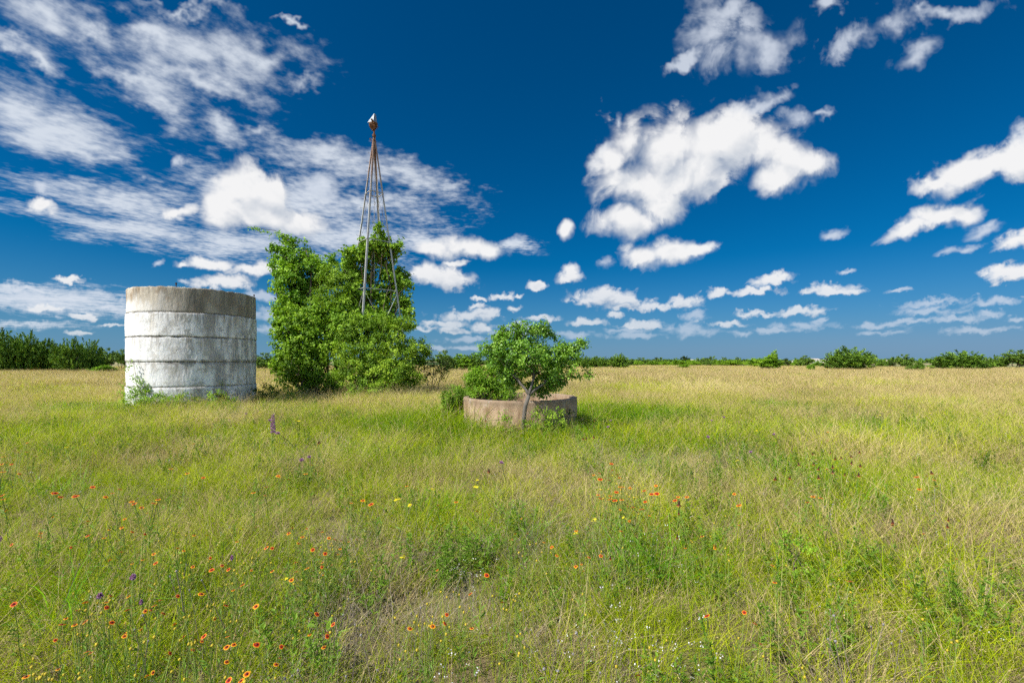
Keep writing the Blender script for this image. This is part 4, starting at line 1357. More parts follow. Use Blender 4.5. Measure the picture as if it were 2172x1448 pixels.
def strip_blades(g, n, rad, h, w, lean, curve, seg=3, tint=(.2, .9), mat=0, kink=0.0, z0=-.02):
    """n curved tapering grass blades; returns their tips and tip directions"""
    a = rng.uniform(0, 2 * np.pi, n)
    r = rad * np.sqrt(rng.uniform(0, 1, n))
    base = np.stack([r * np.cos(a), r * np.sin(a), np.full(n, z0)], -1)
    hh = rng.uniform(h[0], h[1], n)
    az = rng.uniform(0, 2 * np.pi, n)
    dr = np.stack([np.cos(az), np.sin(az), np.zeros(n)], -1)
    ln = np.abs(rng.normal(lean, lean * .6 + .05, n))
    cv = np.abs(rng.normal(curve, curve * .5 + .03, n))
    tw = az + np.pi / 2 + rng.normal(0, .9, n)
    side = np.stack([np.cos(tw), np.sin(tw), np.zeros(n)], -1)
    ww = w * rng.uniform(.6, 1.3, n)
    lv = []
    for t in np.linspace(0, 1, seg + 1):
        c = base + dr * (hh * (ln * t + cv * t * t))[:, None]
        c[:, 2] += hh * (t - .45 * cv * t * t)
        if kink:
            c += rng.normal(0, kink, (n, 3)) * t
        wt = ww * (1 - t ** 1.6) * .5 + ww * .04
        lv += [c - side * wt[:, None], c + side * wt[:, None]]
    V = np.stack(lv, 1).reshape(-1, 3)
    k = (seg + 1) * 2
    i = np.arange(n)[:, None] * k
    F = np.concatenate([i + [2 * s, 2 * s + 1, 2 * s + 3, 2 * s + 2] for s in range(seg)])
    g.add(V, F, np.repeat(rng.uniform(tint[0], tint[1], n), k), mat)
    tip = (lv[-1] + lv[-2]) / 2
    prev = (lv[-3] + lv[-4]) / 2
    return tip, nrm(tip - prev)


def seed_heads(g, tip, d, size, mat, k=7):
    idx = np.repeat(np.arange(len(tip)), k)
    pos = tip[idx] - d[idx] * rng.uniform(-.1, 1, len(idx))[:, None] * size * 2.2
    V, F = leaf_quads(pos, d[idx] * 1. + rand_dirs(len(idx)) * .55, rand_dirs(len(idx)), size * rng.uniform(.5, 1, len(idx)), size * .14)
    g.add(V, F, np.repeat(rng.uniform(.45, 1, len(idx)), 4), mat)


LIB = {}


def lib(name, g, mats):
    me = g.mesh(name, mats)
    return bpy.data.objects.new(name, me)


def make_tufts():
    out = {}
    cfg = {0: dict(n=48, r=.13, h=(.10, .35), w=.0037, seg=4), 1: dict(n=48, r=.24, h=(.13, .38), w=.0066, seg=3),
           2: dict(n=60, r=.55, h=(.16, .38), w=.017, seg=2), 3: dict(n=70, r=1.3, h=(.14, .32), w=.048, seg=2)}
    for lv, c in cfg.items():
        G, D = [], []
        for v in range(4 if lv < 2 else 3):
            n, r, w, sg, (h0, h1) = c['n'], c['r'], c['w'], c['seg'], c['h']
            sh = (.013, .014, .02, .03)[lv]
            g = Geo()
            strip_blades(g, int(n * .75), r, (h0, h1 * .85), w, .34, .42, sg, (.05, .8))
            strip_blades(g, int(n * (.24 if lv == 0 else .4)), r, (h1 * .7, h1 * (1.3 if lv == 0 else 1.5)), w * .85, .5, .65, sg, (.3, .95))
            strip_blades(g, int(n * .14), r, (h0, h1 * .9), w * .8, .6, .5, sg, (.2, 1), 1)
            t, d = strip_blades(g, max(2, n // 16), r, (h1 * 1.0, h1 * 1.5), w * .5, .4, .35, sg, (.6, 1), 1)
            if lv < 2:
                seed_heads(g, t, d, sh, 1, 4)
            G.append(lib('green_tuft', g, [GRASS_G, GRASS_D]))
            g = Geo()
            strip_blades(g, int(n * .45), r, (h0, h1 * .85), w * .9, .45, .45, sg, (.0, .75))
            strip_blades(g, int(n * .25), r, (h0 * .6, h1 * .6), w * .8, .8, .5, sg, (.0, .9), 2)
            strip_blades(g, int(n * .25), r, (h0, h1), w, .34, .4, sg, (.2, .9), 1)
            strip_blades(g, int(n * (.26 if lv == 0 else .40)), r, (h1 * .8, h1 * (1.4 if lv == 0 else 1.6)), w * .6, .55, .55, sg, (.35, 1))
            t, d = strip_blades(g, max(3, int(n * .09)), r, (h1 * 1.0, h1 * 1.6), w * .5, .36, .35, sg, (.6, 1))
            if lv < 2:
                seed_heads(g, t, d, sh, 0, 5)
            D.append(lib('dry_tuft', g, [GRASS_D, GRASS_G, GRASS_X]))
        out[lv] = (G, D)
    # grey dead tangle, forbs with lance leaves, feathery green, white flower sprigs
    X, Wd, Wh = [], [], []
    for v in range(3):
        g = Geo()
        strip_blades(g, 70, .14, (.06, .24), .0026, .7, .5, 4, (0, 1), 0, .01)
        t, d = strip_blades(g, 8, .12, (.25, .42), .002, .25, .25, 4, (.3, 1), 0, .006)
        seed_heads(g, t, d, .012, 0, 5)
        X.append(lib('dead_tangle', g, [GRASS_X]))
        g = Geo()
        for _ in range(9):
            a, r = rng.uniform(0, 6.28), rng.uniform(0, .13)
            hh = rng.uniform(.14, .32)
            b = np.array([r * math.cos(a), r * math.sin(a), -.02])
            tp = b + [rng.normal(0, .06), rng.normal(0, .06), hh]
            pl = wobbly(b, tp, 5, .006)
            g.add(*tube(pl, .0016, 3, cap=False), tint=.4)
            n = int(hh * 75)
            tt = rng.uniform(.2, 1.02, n)
            pos = b + (tp - b) * tt[:, None]
            dd = rand_dirs(n) * [1, 1, .3] + [0, 0, .45]
            V, F = leaf_quads(pos, dd, rand_dirs(n) * .4 + [0, 0, 1], rng.uniform(.025, .055, n) * (1.25 - .6 * tt), rng.uniform(.004, .008, n))
            g.add(V, F, np.repeat(rng.uniform(.2, 1, n), 4))
        Wd.append(lib('weed_tuft', g, [WEED_G]))
        g = Geo()
        for _ in range(3):
            a, r = rng.uniform(0, 6.28), rng.uniform(0, .12)
            b = np.array([r * math.cos(a), r * math.sin(a), -.02])
            tp = b + [rng.normal(0, .04), rng.normal(0, .04), rng.uniform(.16, .30)]
            g.add(*tube([b, tp], .001, 3, cap=False), tint=.4, mat=1)
            n = rng.integers(2, 5)
            pos = tp + rng.normal(0, .008, (n, 3))
            V, F = leaf_quads(pos, rand_dirs(n) + [0, 0, .3], rand_dirs(n) * .5 + [0, -.5, 1], .007, .003)
            g.add(V, F, np.repeat(rng.uniform(0, 1, n), 4))
        Wh.append(lib('white_sprig', g, [WHITE_P, GRASS_G]))
    Lu = []
    for v in range(3):
        g = Geo()
        strip_blades(g, 46, .2, (.14, .38), .0065, .36, .5, 3, (.05, .8))
        strip_blades(g, 26, .2, (.32, .52), .006, .45, .6, 4, (.3, 1))
        Lu.append(lib('lush_tuft', g, [LUSH_G]))
    return out, X, Wd, Wh, Lu


def scatter(name, sources, pts, scale, tone, label, cat):
    """one object: points with scale and tone, a geometry-nodes tree puts a tuft on each"""
    n = len(pts)
    me = bpy.data.meshes.new(name)
    me.vertices.add(n)
    me.vertices.foreach_set('co', pts.astype(np.float32).ravel())
    for an, ty, val in (('size', 'FLOAT', scale), ('tone', 'FLOAT', tone)):
        at = me.attributes.new(an, ty, 'POINT')
        at.data.foreach_set('value', np.asarray(val, np.float32))
    at = me.attributes.new('pick', 'INT', 'POINT')
    at.data.foreach_set('value', rng.integers(0, len(sources), n).astype(np.int32))
    at = me.attributes.new('turn', 'FLOAT_VECTOR', 'POINT')
    rot = np.stack([rng.normal(0, .10, n), rng.normal(0, .10, n), rng.uniform(0, 6.283, n)], -1)
    at.data.foreach_set('vector', rot.astype(np.float32).ravel())
    o = link(name, me)
    tag(o, label, cat, kind='stuff')
    coll = bpy.data.collections.new(name + '_tufts')
    for s in sources:
        coll.objects.link(s)
    gt = bpy.data.node_groups.new(name + '_scatter', 'GeometryNodeTree')
    gt.interface.new_socket('Geometry', in_out='INPUT', socket_type='NodeSocketGeometry')
    gt.interface.new_socket('Geometry', in_out='OUTPUT', socket_type='NodeSocketGeometry')
    N = gt.nodes
    gi, go = N.new('NodeGroupInput'), N.new('NodeGroupOutput')
    ci = N.new('GeometryNodeCollectionInfo')
    ci.inputs['Collection'].default_value = coll
    ci.inputs['Separate Children'].default_value = True
    ci.inputs['Reset Children'].default_value = True
    ip = N.new('GeometryNodeInstanceOnPoints')
    ip.inputs['Pick Instance'].default_value = True

    def named(nm, ty):
        a = N.new('GeometryNodeInputNamedAttribute')
        a.data_type = ty
        a.inputs[0].default_value = nm
        return a.outputs[0]

    e2r = N.new('FunctionNodeEulerToRotation')
    L = gt.links
    L.new(named('turn', 'FLOAT_VECTOR'), e2r.inputs[0])
    L.new(gi.outputs[0], ip.inputs['Points'])
    L.new(ci.outputs[0], ip.inputs['Instance'])
    L.new(named('pick', 'INT'), ip.inputs['Instance Index'])
    L.new(e2r.outputs[0], ip.inputs['Rotation'])
    L.new(named('size', 'FLOAT'), ip.inputs['Scale'])
    L.new(ip.outputs[0], go.inputs[0])
    md = o.modifiers.new('scatter', 'NODES')
    md.node_group = gt
    return o


def sector(z0, z1, dens, margin=1.3):
    """random points of the field between two depths"""
    w = z1 * margin + 1.5
    n = rng.poisson(dens * 2 * w * (z1 - z0))
    x, y = rng.uniform(-w, w, n), rng.uniform(z0, z1, n)
    ok = np.abs(x) < y * margin + 1.0
    ok &= np.hypot(x, y) > 1.15
    tx, ty = -19.5 * math.sin(R_(34.85)), 19.5 * math.cos(R_(34.85))
    ok &= np.hypot(x - tx, y - ty) > 1.93
    d = np.hypot(x - TROUGH[0], y - TROUGH[1])
    ok &= ((d > 1.43) | (d < 1.1))
    # bare ground in the deep shade under the thicket
    ok &= ~((np.hypot((x + 7.2) / 2.0, (y - 20.6) / 1.5) < 1) & (rng.uniform(0, 1, n) < .8))
    return x[ok], y[ok]


def build_meadow():
    tufts, X, Wd, Wh, Lu = make_tufts()
    near = {0: (1.0, 7.0, 46), 1: (7.0, 22.0, 17), 2: (22.0, 70.0, 5.5), 3: (70.0, 146.0, 1.4)}
    for lv, (z0, z1, dens) in near.items():
        x, y = sector(z0, z1, dens)
        gr = greenness(x, y)
        g = np.clip(gr + rng.normal(0, .16, len(x)), 0, 1)
        gz = ground_h(x, y)
        d = np.hypot(x - TROUGH[0], y - TROUGH[1])
        gz = np.where(d < 1.2, .13, gz)
        lush = sum(a * np.exp(-(((x - cx) / rx) ** 2 + ((y - cy_) / ry) ** 2)) for cx, cy_, rx, ry, a in LAWN_PATCH[:5])
        hv = 1 + .22 * np.sin(x * .8 + y * .5) * np.cos(y * .9 - x * .3) + .35 * lush
        size = hv * rng.uniform(.7, 1.3, len(x)) * (1 + .22 * np.clip(spots(x, y, 1), -1, 1)) * (.72 if lv == 3 else 1) * (.72 + .28 * sstep((y - 1.6) / 1.6))
        isg = rng.uniform(0, 1, len(x)) < sstep((g - .12) / .72)
        tone = np.clip(.56 - .6 * (gr - .45) - .40 * lush + .28 * spots(x, y, 1) + rng.normal(0, .17, len(x)), 0, 1)
        nm = ['near', 'mid', 'far', 'farthest'][lv]
        words = ['close before the camera', 'round the trough and tank', 'beyond the tank and trough', 'at the far edge of the field'][lv]
        pts = np.stack([x, y, gz], -1)
        scatter('meadow_grass', tufts[lv][0], pts[isg], size[isg], tone[isg], f'yellow-green meadow grass {words}', 'grass')
        toned = np.clip(.46 + (.5 if lv == 0 else .85) * spots(x, y, 1) + rng.normal(0, .16, len(x)), 0, 1)
        scatter('dry_grass', tufts[lv][1], pts[~isg], size[~isg], toned[~isg], f'tan dry seeding grass {words}', 'grass')
    # grey dead tangles
    x, y = sector(1.0, 12.0, 14)
    p = np.zeros(len(x)) + .10 + .6 * np.clip(-spots(x, y) - .25, 0, 1)
    for cx, cy_, rx, ry, a in DRY_PATCH:
        p += a * 1.6 * np.exp(-(((x - cx) / rx) ** 2 + ((y - cy_) / ry) ** 2))
    ok = rng.uniform(0, 1, len(x)) < p
    pts = np.stack([x, y, ground_h(x, y)], -1)[ok]
    scatter('dead_stalks', X, pts, rng.uniform(.8, 1.5, len(pts)), rng.uniform(.1, .9, len(pts)), 'grey-brown dead stalks tangled in the grass', 'dead grass')
    # broad weeds
    x, y = sector(1.0, 15.0, 12)
    p = .14 + .7 * np.clip(np.sin(x * 1.9 + 1.3 * np.sin(y * 1.1)) * np.sin(y * 1.7 + x * .6) - .35, 0, 1)
    for cx, cy_, rx, ry, a in LAWN_PATCH:
        p += a * .55 * np.exp(-(((x - cx) / rx) ** 2 + ((y - cy_) / ry) ** 2))
    ok = rng.uniform(0, 1, len(x)) < p
    pts = np.stack([x, y, ground_h(x, y)], -1)[ok]
    scatter('leafy_weeds', Wd, pts, rng.uniform(.7, 1.35, len(pts)), rng.uniform(0, 1, len(pts)), 'bright green leafy weeds mixed through the grass', 'weeds')
    # lush green grass by the trough, the tank foot and in the hollows
    x, y = sector(1.2, 19.0, 15)
    p = np.zeros(len(x))
    for k, (cx, cy_, rx, ry, a) in enumerate(LAWN_PATCH):
        p += min(a, 1.1) * (.95 if k < 6 else .3) * np.exp(-1.3 * (((x - cx) / rx) ** 2 + ((y - cy_) / ry) ** 2) ** 1.3)
    p += .25 * np.clip(spots(x, y) - .5, 0, 1)
    ok = rng.uniform(0, 1, len(x)) < p
    pts = np.stack([x, y, ground_h(x, y)], -1)[ok]
    scatter('lush_grass', Lu, pts, rng.uniform(.8, 1.3, len(pts)), rng.uniform(.1, .9, len(pts)), 'vivid green soft grass in lush patches by the trough and tank', 'grass')
    # white flower sprigs
    c = []
    for px, py, s, n in ((1235, 1340, .16, 40), (1420, 1400, .2, 50), (1040, 1205, .14, 26), (1010, 1430, .12, 16), (560, 935, .5, 40), (640, 940, .4, 20), (730, 930, .6, 30), (1680, 1010, .6, 26), (1780, 1060, .4, 14),
                         (1330, 1180, .2, 14), (2060, 960, 1.0, 40), (1900, 990, .8, 24), (1130, 990, .5, 16), (420, 960, .6, 16), (1500, 1130, .3, 10), (1850, 1330, .2, 8)):
        n = n // 3 if py > 1100 else n // 2
        q = on_height(px, py, .22)
        c.append(np.stack([q[0] + rng.normal(0, s, n), q[1] + rng.normal(0, s, n)], -1))
    x, y = sector(1.5, 9, .35)
    c = np.concatenate(c + [np.stack([x, y], -1)])
    pts = np.stack([c[:, 0], c[:, 1], ground_h(c[:, 0], c[:, 1])], -1)
    scatter('white_flowers', Wh, pts, rng.uniform(.8, 1.3, len(pts)), rng.uniform(0, 1, len(pts)), 'sprinkle of tiny white flowers in the grass', 'flowers')


build_meadow()
# ------------------------------------------------------------------ meadow flowers, each one a thing of its own
STEM_M, _nt = new_mat('flower_stem')
finish(_nt, (.17, .23, .04), .7)
RAY_M = tint_mat('blanket_flower_ray', [(.40, .012, .006), (.52, .035, .008), (.70, .22, .01), (.82, .50, .02)], trans=.3, tcol_gain=1.0)
RAY_O = tint_mat('orange_flower_ray', [(.50, .05, .008), (.66, .18, .01), (.76, .36, .015), (.84, .54, .02)], trans=.3, tcol_gain=1.0)
DISC_M, _nt = new_mat('blanket_flower_disc')
finish(_nt, (.13, .015, .008), .8)
HAT_M = tint_mat('dark_red_ray', [(.06, .002, .003), (.09, .004, .004), (.13, .008, .005), (.50, .24, .02)], trans=.2, tcol_gain=1.0)
CONE_M, _nt = new_mat('dark_cone')
finish(_nt, (.045, .022, .012), .85)
BUD_M, _nt = new_mat('yellow_bud')
finish(_nt, _nt.mix(_nt.noise(_nt.coord('Object'), 260, 3), (.22, .20, .015), (.58, .42, .03)), .8)
GREY_M, _nt = new_mat('grey_seed_head')
finish(_nt, _nt.mix(_nt.noise(_nt.coord('Object'), 300, 3), (.10, .09, .09), (.30, .28, .28)), .9)
YEL_M = tint_mat('yellow_petal', [(.62, .50, .01), (.78, .66, .02), (.85, .76, .05)], trans=.3, tcol_gain=1.0)
PUR_M = tint_mat('purple_petal', [(.28, .10, .30), (.48, .23, .50), (.68, .44, .68)], trans=.3, tcol_gain=1.0)
FL_LEAF = tint_mat('flower_leaf', [(.07, .14, .01), (.13, .24, .02), (.20, .32, .03)])


def stem_geo(h, leaves=5):
    g = Geo()
    pl = wobbly([rng.normal(0, .11), rng.normal(0, .11), -.03], [0, 0, h], 6, .010)
    g.add(*tube(pl, np.linspace(.0026, .0018, 6), 4, cap=False))
    if leaves:
        t = rng.uniform(.15, .75, leaves)
        V, F = leaf_quads(np.stack([np.interp(t * h, pl[:, 2], pl[:, k]) for k in range(3)], -1), rand_dirs(leaves) * [1, 1, .3] + [0, 0, .5], rand_dirs(leaves) * .3 + [0, 0, 1], .05, .006)
        g.add(V, F, .5, 1)
    return g


def rays(n, r0, r1, w, cup, rise, tip=1.0, inner=0.0, jag=.1):
    """ring of petals: three rows so the colour can change from base to tip"""
    g = Geo()
    for k in range(n):
        a = 2 * np.pi * k / n + rng.normal(0, .06)
        d, s = np.array([math.cos(a), math.sin(a), 0]), np.array([-math.sin(a), math.cos(a), 0])
        L = r1 * rng.uniform(.88, 1.1)
        rows = []
        for t, ww in ((0, .35), (.55, .95), (.85, 1.0), (1.0, .45)):
            q = d * (r0 + (L - r0) * t) + np.array([0, 0, rise * t - cup * t * t])
            rows += [q - s * w * ww, q + s * w * ww]
        tin = np.array([0, 0, .3, .3, .85, .85, 1, 1]) * (tip - inner) + inner
        g.add(np.array(rows), np.array([[0, 1, 3, 2], [2, 3, 5, 4], [4, 5, 7, 6]]), tin)
    return g


def dome(r, h, z=0.0, n=9, rows=4):
    V, F = [], []
    for i in range(rows):
        a = i / (rows - .35) * math.pi / 2
        th = np.linspace(0, 2 * np.pi, n, endpoint=False)
        V.append(np.stack([r * math.cos(a) * np.cos(th), r * math.cos(a) * np.sin(th), np.full(n, z + h * math.sin(a))], -1))
    V = np.concatenate(V)
    F = np.array([[i * n + j, i * n + (j + 1) % n, (i + 1) * n + (j + 1) % n, (i + 1) * n + j] for i in range(rows - 1) for j in range(n)])
    return V, [F, np.array([[(rows - 1) * n + j for j in range(n)]]), np.array([[j for j in range(n)][::-1]])]


def ball(r, z, sq=1.0, bumps=.08):
    V, F = [], []
    n, m = 8, 6
    for i in range(1, m):
        a = math.pi * i / m
        th = np.linspace(0, 2 * np.pi, n, endpoint=False)
        rr = r * (1 + rng.normal(0, bumps, n))
        V.append(np.stack([rr * math.sin(a) * np.cos(th), rr * math.sin(a) * np.sin(th), z - rr * sq * math.cos(a)], -1))
    V = np.concatenate(V)
    k = m - 1
    F = np.array([[i * n + j, i * n + (j + 1) % n, (i + 1) * n + (j + 1) % n, (i + 1) * n + j] for i in range(k - 1) for j in range(n)])
    return V, [F, np.array([[j for j in range(n)][::-1], [(k - 1) * n + j for j in range(n)]])]


H0 = .40


def tilted(g, ang, az, z):
    """tip a flower head over its stem end"""
    ax = np.array([-math.sin(az), math.cos(az), 0])
    c, s = math.cos(ang), math.sin(ang)
    K = np.array([[0, -ax[2], ax[1]], [ax[2], 0, -ax[0]], [-ax[1], ax[0], 0]])
    R = np.eye(3) + s * K + (1 - c) * K @ K
    for i in range(len(g.v)):
        g.v[i] = g.v[i] @ R.T + [0, 0, z]
    return g


def flower_protos():
    P_ = {'blanket': [], 'orange': [], 'hat': [], 'bud': [], 'grey': [], 'yellow': [], 'purple': []}
    for v in range(5):
        for key, mat, nm, r1 in (('blanket', RAY_M, 'blanket_flower', .0145), ('orange', RAY_O, 'blanket_flower', .013)):
            e = empty(nm, (0, 0, 0))
            link('stem', stem_geo(H0).mesh('stem', [STEM_M, FL_LEAF]), e)
            ang, az = rng.uniform(.05, .75), rng.uniform(0, 6.28)
            link('petals', tilted(rays(10, .004, r1, .0039, .003, .003), ang, az, H0).mesh('petals', mat), e)
            g = Geo()
            g.add(*dome(.0053, .0044, .0006))
            link('disc', tilted(g, ang, az, H0).mesh('disc', DISC_M), e)
            P_[key].append(e)
    for v in range(3):
        e = empty('coneflower', (0, 0, 0))
        link('stem', stem_geo(H0, 4).mesh('stem', [STEM_M, FL_LEAF]), e)
        ang, az = rng.uniform(0, .3), rng.uniform(0, 6.28)
        link('petals', tilted(rays(6, .0045, .014, .005, .014, .0, tip=1.0), ang, az, H0).mesh('petals', HAT_M), e)
        g = Geo()
        g.add(*tube([[0, 0, -.003], [0, 0, .008], [0, 0, .017], [0, 0, .021]], [.0054, .0058, .0045, .002], 8))
        link('cone', tilted(g, ang, az, H0).mesh('cone', CONE_M), e)
        P_['hat'].append(e)
        e = empty('flower_bud', (0, 0, 0))
        link('stem', stem_geo(H0, 3).mesh('stem', [STEM_M, FL_LEAF]), e)
        g = Geo()
        g.add(*ball(rng.uniform(.0055, .007), H0, .8))
        link('bud', g.mesh('bud', BUD_M, True), e)
        P_['bud'].append(e)
        e = empty('seed_head', (0, 0, 0))
        link('stem', stem_geo(H0, 0).mesh('stem', [GRASS_X, FL_LEAF]), e)
        g = Geo()
        g.add(*ball(rng.uniform(.005, .0068), H0, .9, .12))
        link('head', g.mesh('head', GREY_M, True), e)
        P_['grey'].append(e)
        e = empty('yellow_flower', (0, 0, 0))
        link('stem', stem_geo(H0, 4).mesh('stem', [STEM_M, FL_LEAF]), e)
        g = Geo()
        for _ in range(4):
            q = rays(8, .0015, .0095, .003, .002, .002, 1, .2)
            q = tilted(q, rng.uniform(0, .6), rng.uniform(0, 6.28), H0)
            off = rng.normal(0, .009, 3) * [1, 1, .5]
            for i in range(len(q.v)):
                g.add(q.v[i] + off, [q.f[i] - q.f[i].min()], q.t[i])
        link('petals', g.mesh('petals', YEL_M), e)
        P_['yellow'].append(e)
        e = empty('beebalm', (0, 0, 0))
        link('stem', stem_geo(H0, 5).mesh('stem', [STEM_M, FL_LEAF]), e)
        g = Geo()
        n = 170
        d = rand_dirs(n)
        pos = d * np.array([.0095, .0095, .009]) * rng.uniform(.2, 1, (n, 1)) + [0, 0, H0]
        V, F = leaf_quads(pos, d + [0, 0, .3], rand_dirs(n), .0085, .0032)
        g.add(V, F, np.repeat(rng.uniform(0, 1, n), 4))
        link('petals', g.mesh('petals', PUR_M), e)
        P_['purple'].append(e)
    return P_


def pix(x0, y0, s, pts):
    return [(x0 + a / s, y0 + b / s) for a, b in pts]


Z1, Z2, Z3, Z4, Z5, Z6, Z7 = (0, 1100, 3.62), (600, 1100, 3.62), (1200, 1100, 4.16), (1600, 1000, 3.232), (0, 820, 3.103), (700, 850, 3.103), (1400, 780, 2.813)
BLANKET = (
    pix(*Z1, [(545, 220), (1365, 225), (1180, 270), (1195, 340), (1015, 345), (1095, 315), (2045, 222), (2090, 225), (1480, 368), (1625, 392), (1705, 358), (1755, 388), (1930, 395), (2090, 402), (1160, 552), (985, 597), (850, 592), (1365, 592), (1545, 577), (1790, 548), (655, 640), (820, 640), (820, 680), (980, 700), (1160, 700), (1965, 672), (1735, 665), (505, 765), (655, 790), (860, 795), (1340, 808), (1645, 765), (590, 705), (105, 655), (960, 880), (955, 900), (1410, 905), (1505, 930), (1550, 940), (1565, 900), (1745, 905), (1810, 890), (1795, 965), (1970, 965), (1480, 1005), (1305, 1030), (670, 1020), (425, 930), (445, 1155), (2120, 1118), (2160, 980), (1740, 1098), (1895, 1190), (1755, 1240), (1850, 1245), (1175, 1180), (1130, 1205), (200, 1212), (840, 82), (935, 70), (670, 130), (800, 148), (1115, 118), (1490, 128), (310, 108), (315, 142), (88, 198), (1615, 300), (895, 170)])
    + pix(*Z2, [(75, 72), (45, 105), (185, 72), (300, 100), (150, 140), (360, 148), (400, 158), (445, 168), (505, 175), (568, 160), (440, 230), (425, 272), (230, 237), (300, 370), (375, 355), (98, 335), (105, 405), (185, 380), (310, 430), (65, 470), (15, 975), (315, 985), (340, 900), (385, 810), (205, 890), (1785, 115), (1880, 115), (1762, 158), (2005, 180), (2065, 218), (1185, 393), (1685, 640), (1245, 803), (1450, 840), (1150, 825), (1440, 575)])
    + pix(*Z3, [(560, 18), (1315, 258), (1825, 412), (1845, 562), (1945, 228), (1055, 258), (310, 325), (205, 340), (140, 400), (88, 420), (158, 460), (1575, 825), (1670, 925), (1245, 855), (1720, 1105), (1200, 155), (640, 1380)])
    + pix(*Z4, [(1160, 425), (1385, 597), (1760, 662), (760, 808), (630, 745), (1110, 35), (400, 172)])
    + pix(*Z5, [(932, 795), (970, 830), (1040, 742), (820, 870), (885, 770), (955, 970), (1125, 540), (1233, 570), (1338, 598), (2012, 573), (1900, 610), (1925, 930), (1900, 965), (2020, 935), (2120, 955), (1990, 985), (2165, 995), (685, 995), (610, 660), (740, 700), (400, 725), (360, 700), (790, 675), (695, 725), (710, 282), (275, 160), (1755, 660), (1745, 715), (1275, 375), (2055, 515), (95, 480), (45, 498), (75, 510), (25, 460), (120, 430), (175, 430), (235, 455), (20, 560), (40, 815), (15, 715), (20, 740), (270, 965), (720, 940), (575, 985), (1685, 925), (1280, 980), (800, 925)])
    + pix(*Z6, [(830, 665), (710, 685), (965, 725), (1050, 750), (145, 618), (505, 560), (215, 655), (1765, 618), (1735, 487), (1835, 520), (1890, 600), (1920, 650), (1875, 655), (1910, 715), (1960, 695), (1995, 700), (1995, 725), (1975, 573), (1968, 790), (2068, 590), (2145, 558), (1905, 505), (1860, 455), (1775, 475), (1845, 625), (1620, 855), (2150, 610)])
    + pix(*Z7, [(108, 770), (160, 770), (90, 790), (485, 297), (545, 318), (635, 270), (1000, 383), (470, 820), (443, 752), (915, 765), (995, 603), (1530, 650), (1650, 705), (1110, 483)]))
BUDS = (
    pix(*Z1, [(1405, 420), (1455, 430), (1415, 450), (1190, 500), (1785, 495), (1865, 490), (1820, 320), (1875, 340), (1985, 285), (1970, 255), (2035, 370), (1800, 395), (1880, 415), (930, 635), (890, 720), (660, 700), (750, 645), (640, 620), (1455, 745), (1415, 755), (1820, 780), (1595, 670), (1725, 640), (1345, 840), (740, 960), (1005, 995), (1110, 945), (1185, 905), (600, 885), (190, 970), (740, 830), (780, 720), (960, 800), (1110, 1050), (330, 1190), (310, 1220), (350, 1190), (610, 1185), (650, 1165), (1040, 1200), (990, 1130), (1320, 1170), (1950, 1210), (1880, 1250), (2115, 1220), (1630, 970), (1475, 965), (1450, 960), (95, 525), (1310, 90), (1370, 105), (1430, 125), (1260, 80), (1220, 170), (1235, 200), (820, 175), (760, 170)])
    + pix(*Z2, [(148, 100), (185, 148), (325, 175), (295, 215), (365, 205), (85, 500), (145, 468), (525, 328), (555, 328), (1310, 560), (1355, 580), (1260, 600), (1360, 675), (1390, 715), (1435, 685), (1150, 750), (1010, 793), (1090, 803), (1145, 797), (1405, 810), (890, 968), (1215, 935), (1030, 1005), (1770, 620), (1785, 630), (1695, 690), (1825, 880), (1810, 1050), (2025, 420), (1950, 320), (1898, 198), (1945, 190), (1990, 255), (1840, 285), (365, 870), (80, 915)])
    + pix(*Z3, [(1275, 155), (1310, 38), (1118, 205), (1435, 315), (315, 288), (60, 712), (890, 1070), (740, 1135), (1745, 1210), (445, 1300), (1525, 1050), (1945, 410)])
    + pix(*Z4, [(540, 785), (855, 890), (1180, 938), (580, 737), (1390, 1160), (345, 1405), (60, 1265)])
    + pix(*Z6, [(1860, 490), (1890, 545), (1970, 630), (2000, 635), (1915, 585), (1800, 640)]))
GREYS = (pix(*Z2, [(985, 725), (1075, 752), (725, 1160), (485, 1208), (115, 1160), (70, 1203), (15, 1222), (555, 810), (600, 890), (1120, 568), (1060, 680), (2115, 1165), (2005, 1150), (2115, 935), (505, 612), (465, 735)])
         + pix(*Z3, [(65, 1190), (490, 985), (375, 1078), (425, 1078), (98, 1005), (305, 1355)])
         + pix(*Z4, [(1275, 90), (1235, 125), (540, 222), (525, 292), (520, 945), (545, 985), (505, 1145), (555, 1160), (800, 1060), (885, 1045), (1010, 1092), (1145, 1092), (940, 1175)])
         + pix(*Z1, [(1305, 440), (1355, 400), (1430, 350), (1100, 740), (1035, 848), (1455, 545), (1140, 935), (1550, 470), (610, 345)]))
HATS = (pix(*Z7, [(910, 512), (1017, 505), (1045, 540), (1080, 537), (1140, 528), (1142, 568), (917, 572), (828, 575), (946, 600), (1030, 590), (1030, 622), (945, 652), (1102, 635), (1185, 640), (1195, 583), (1190, 503), (688, 660), (775, 655), (112, 812), (112, 862), (1620, 625)])
        + pix(*Z4, [(948, 345), (948, 360), (1330, 328), (1325, 372)]) + pix(*Z3, [(985, 158), (393, 340)])
        + pix(*Z6, [(1045, 460), (1735, 237), (1687, 250), (1665, 247), (1025, 130), (1740, 130), (965, 135)]) + pix(*Z5, [(2105, 365), (2095, 370)]))
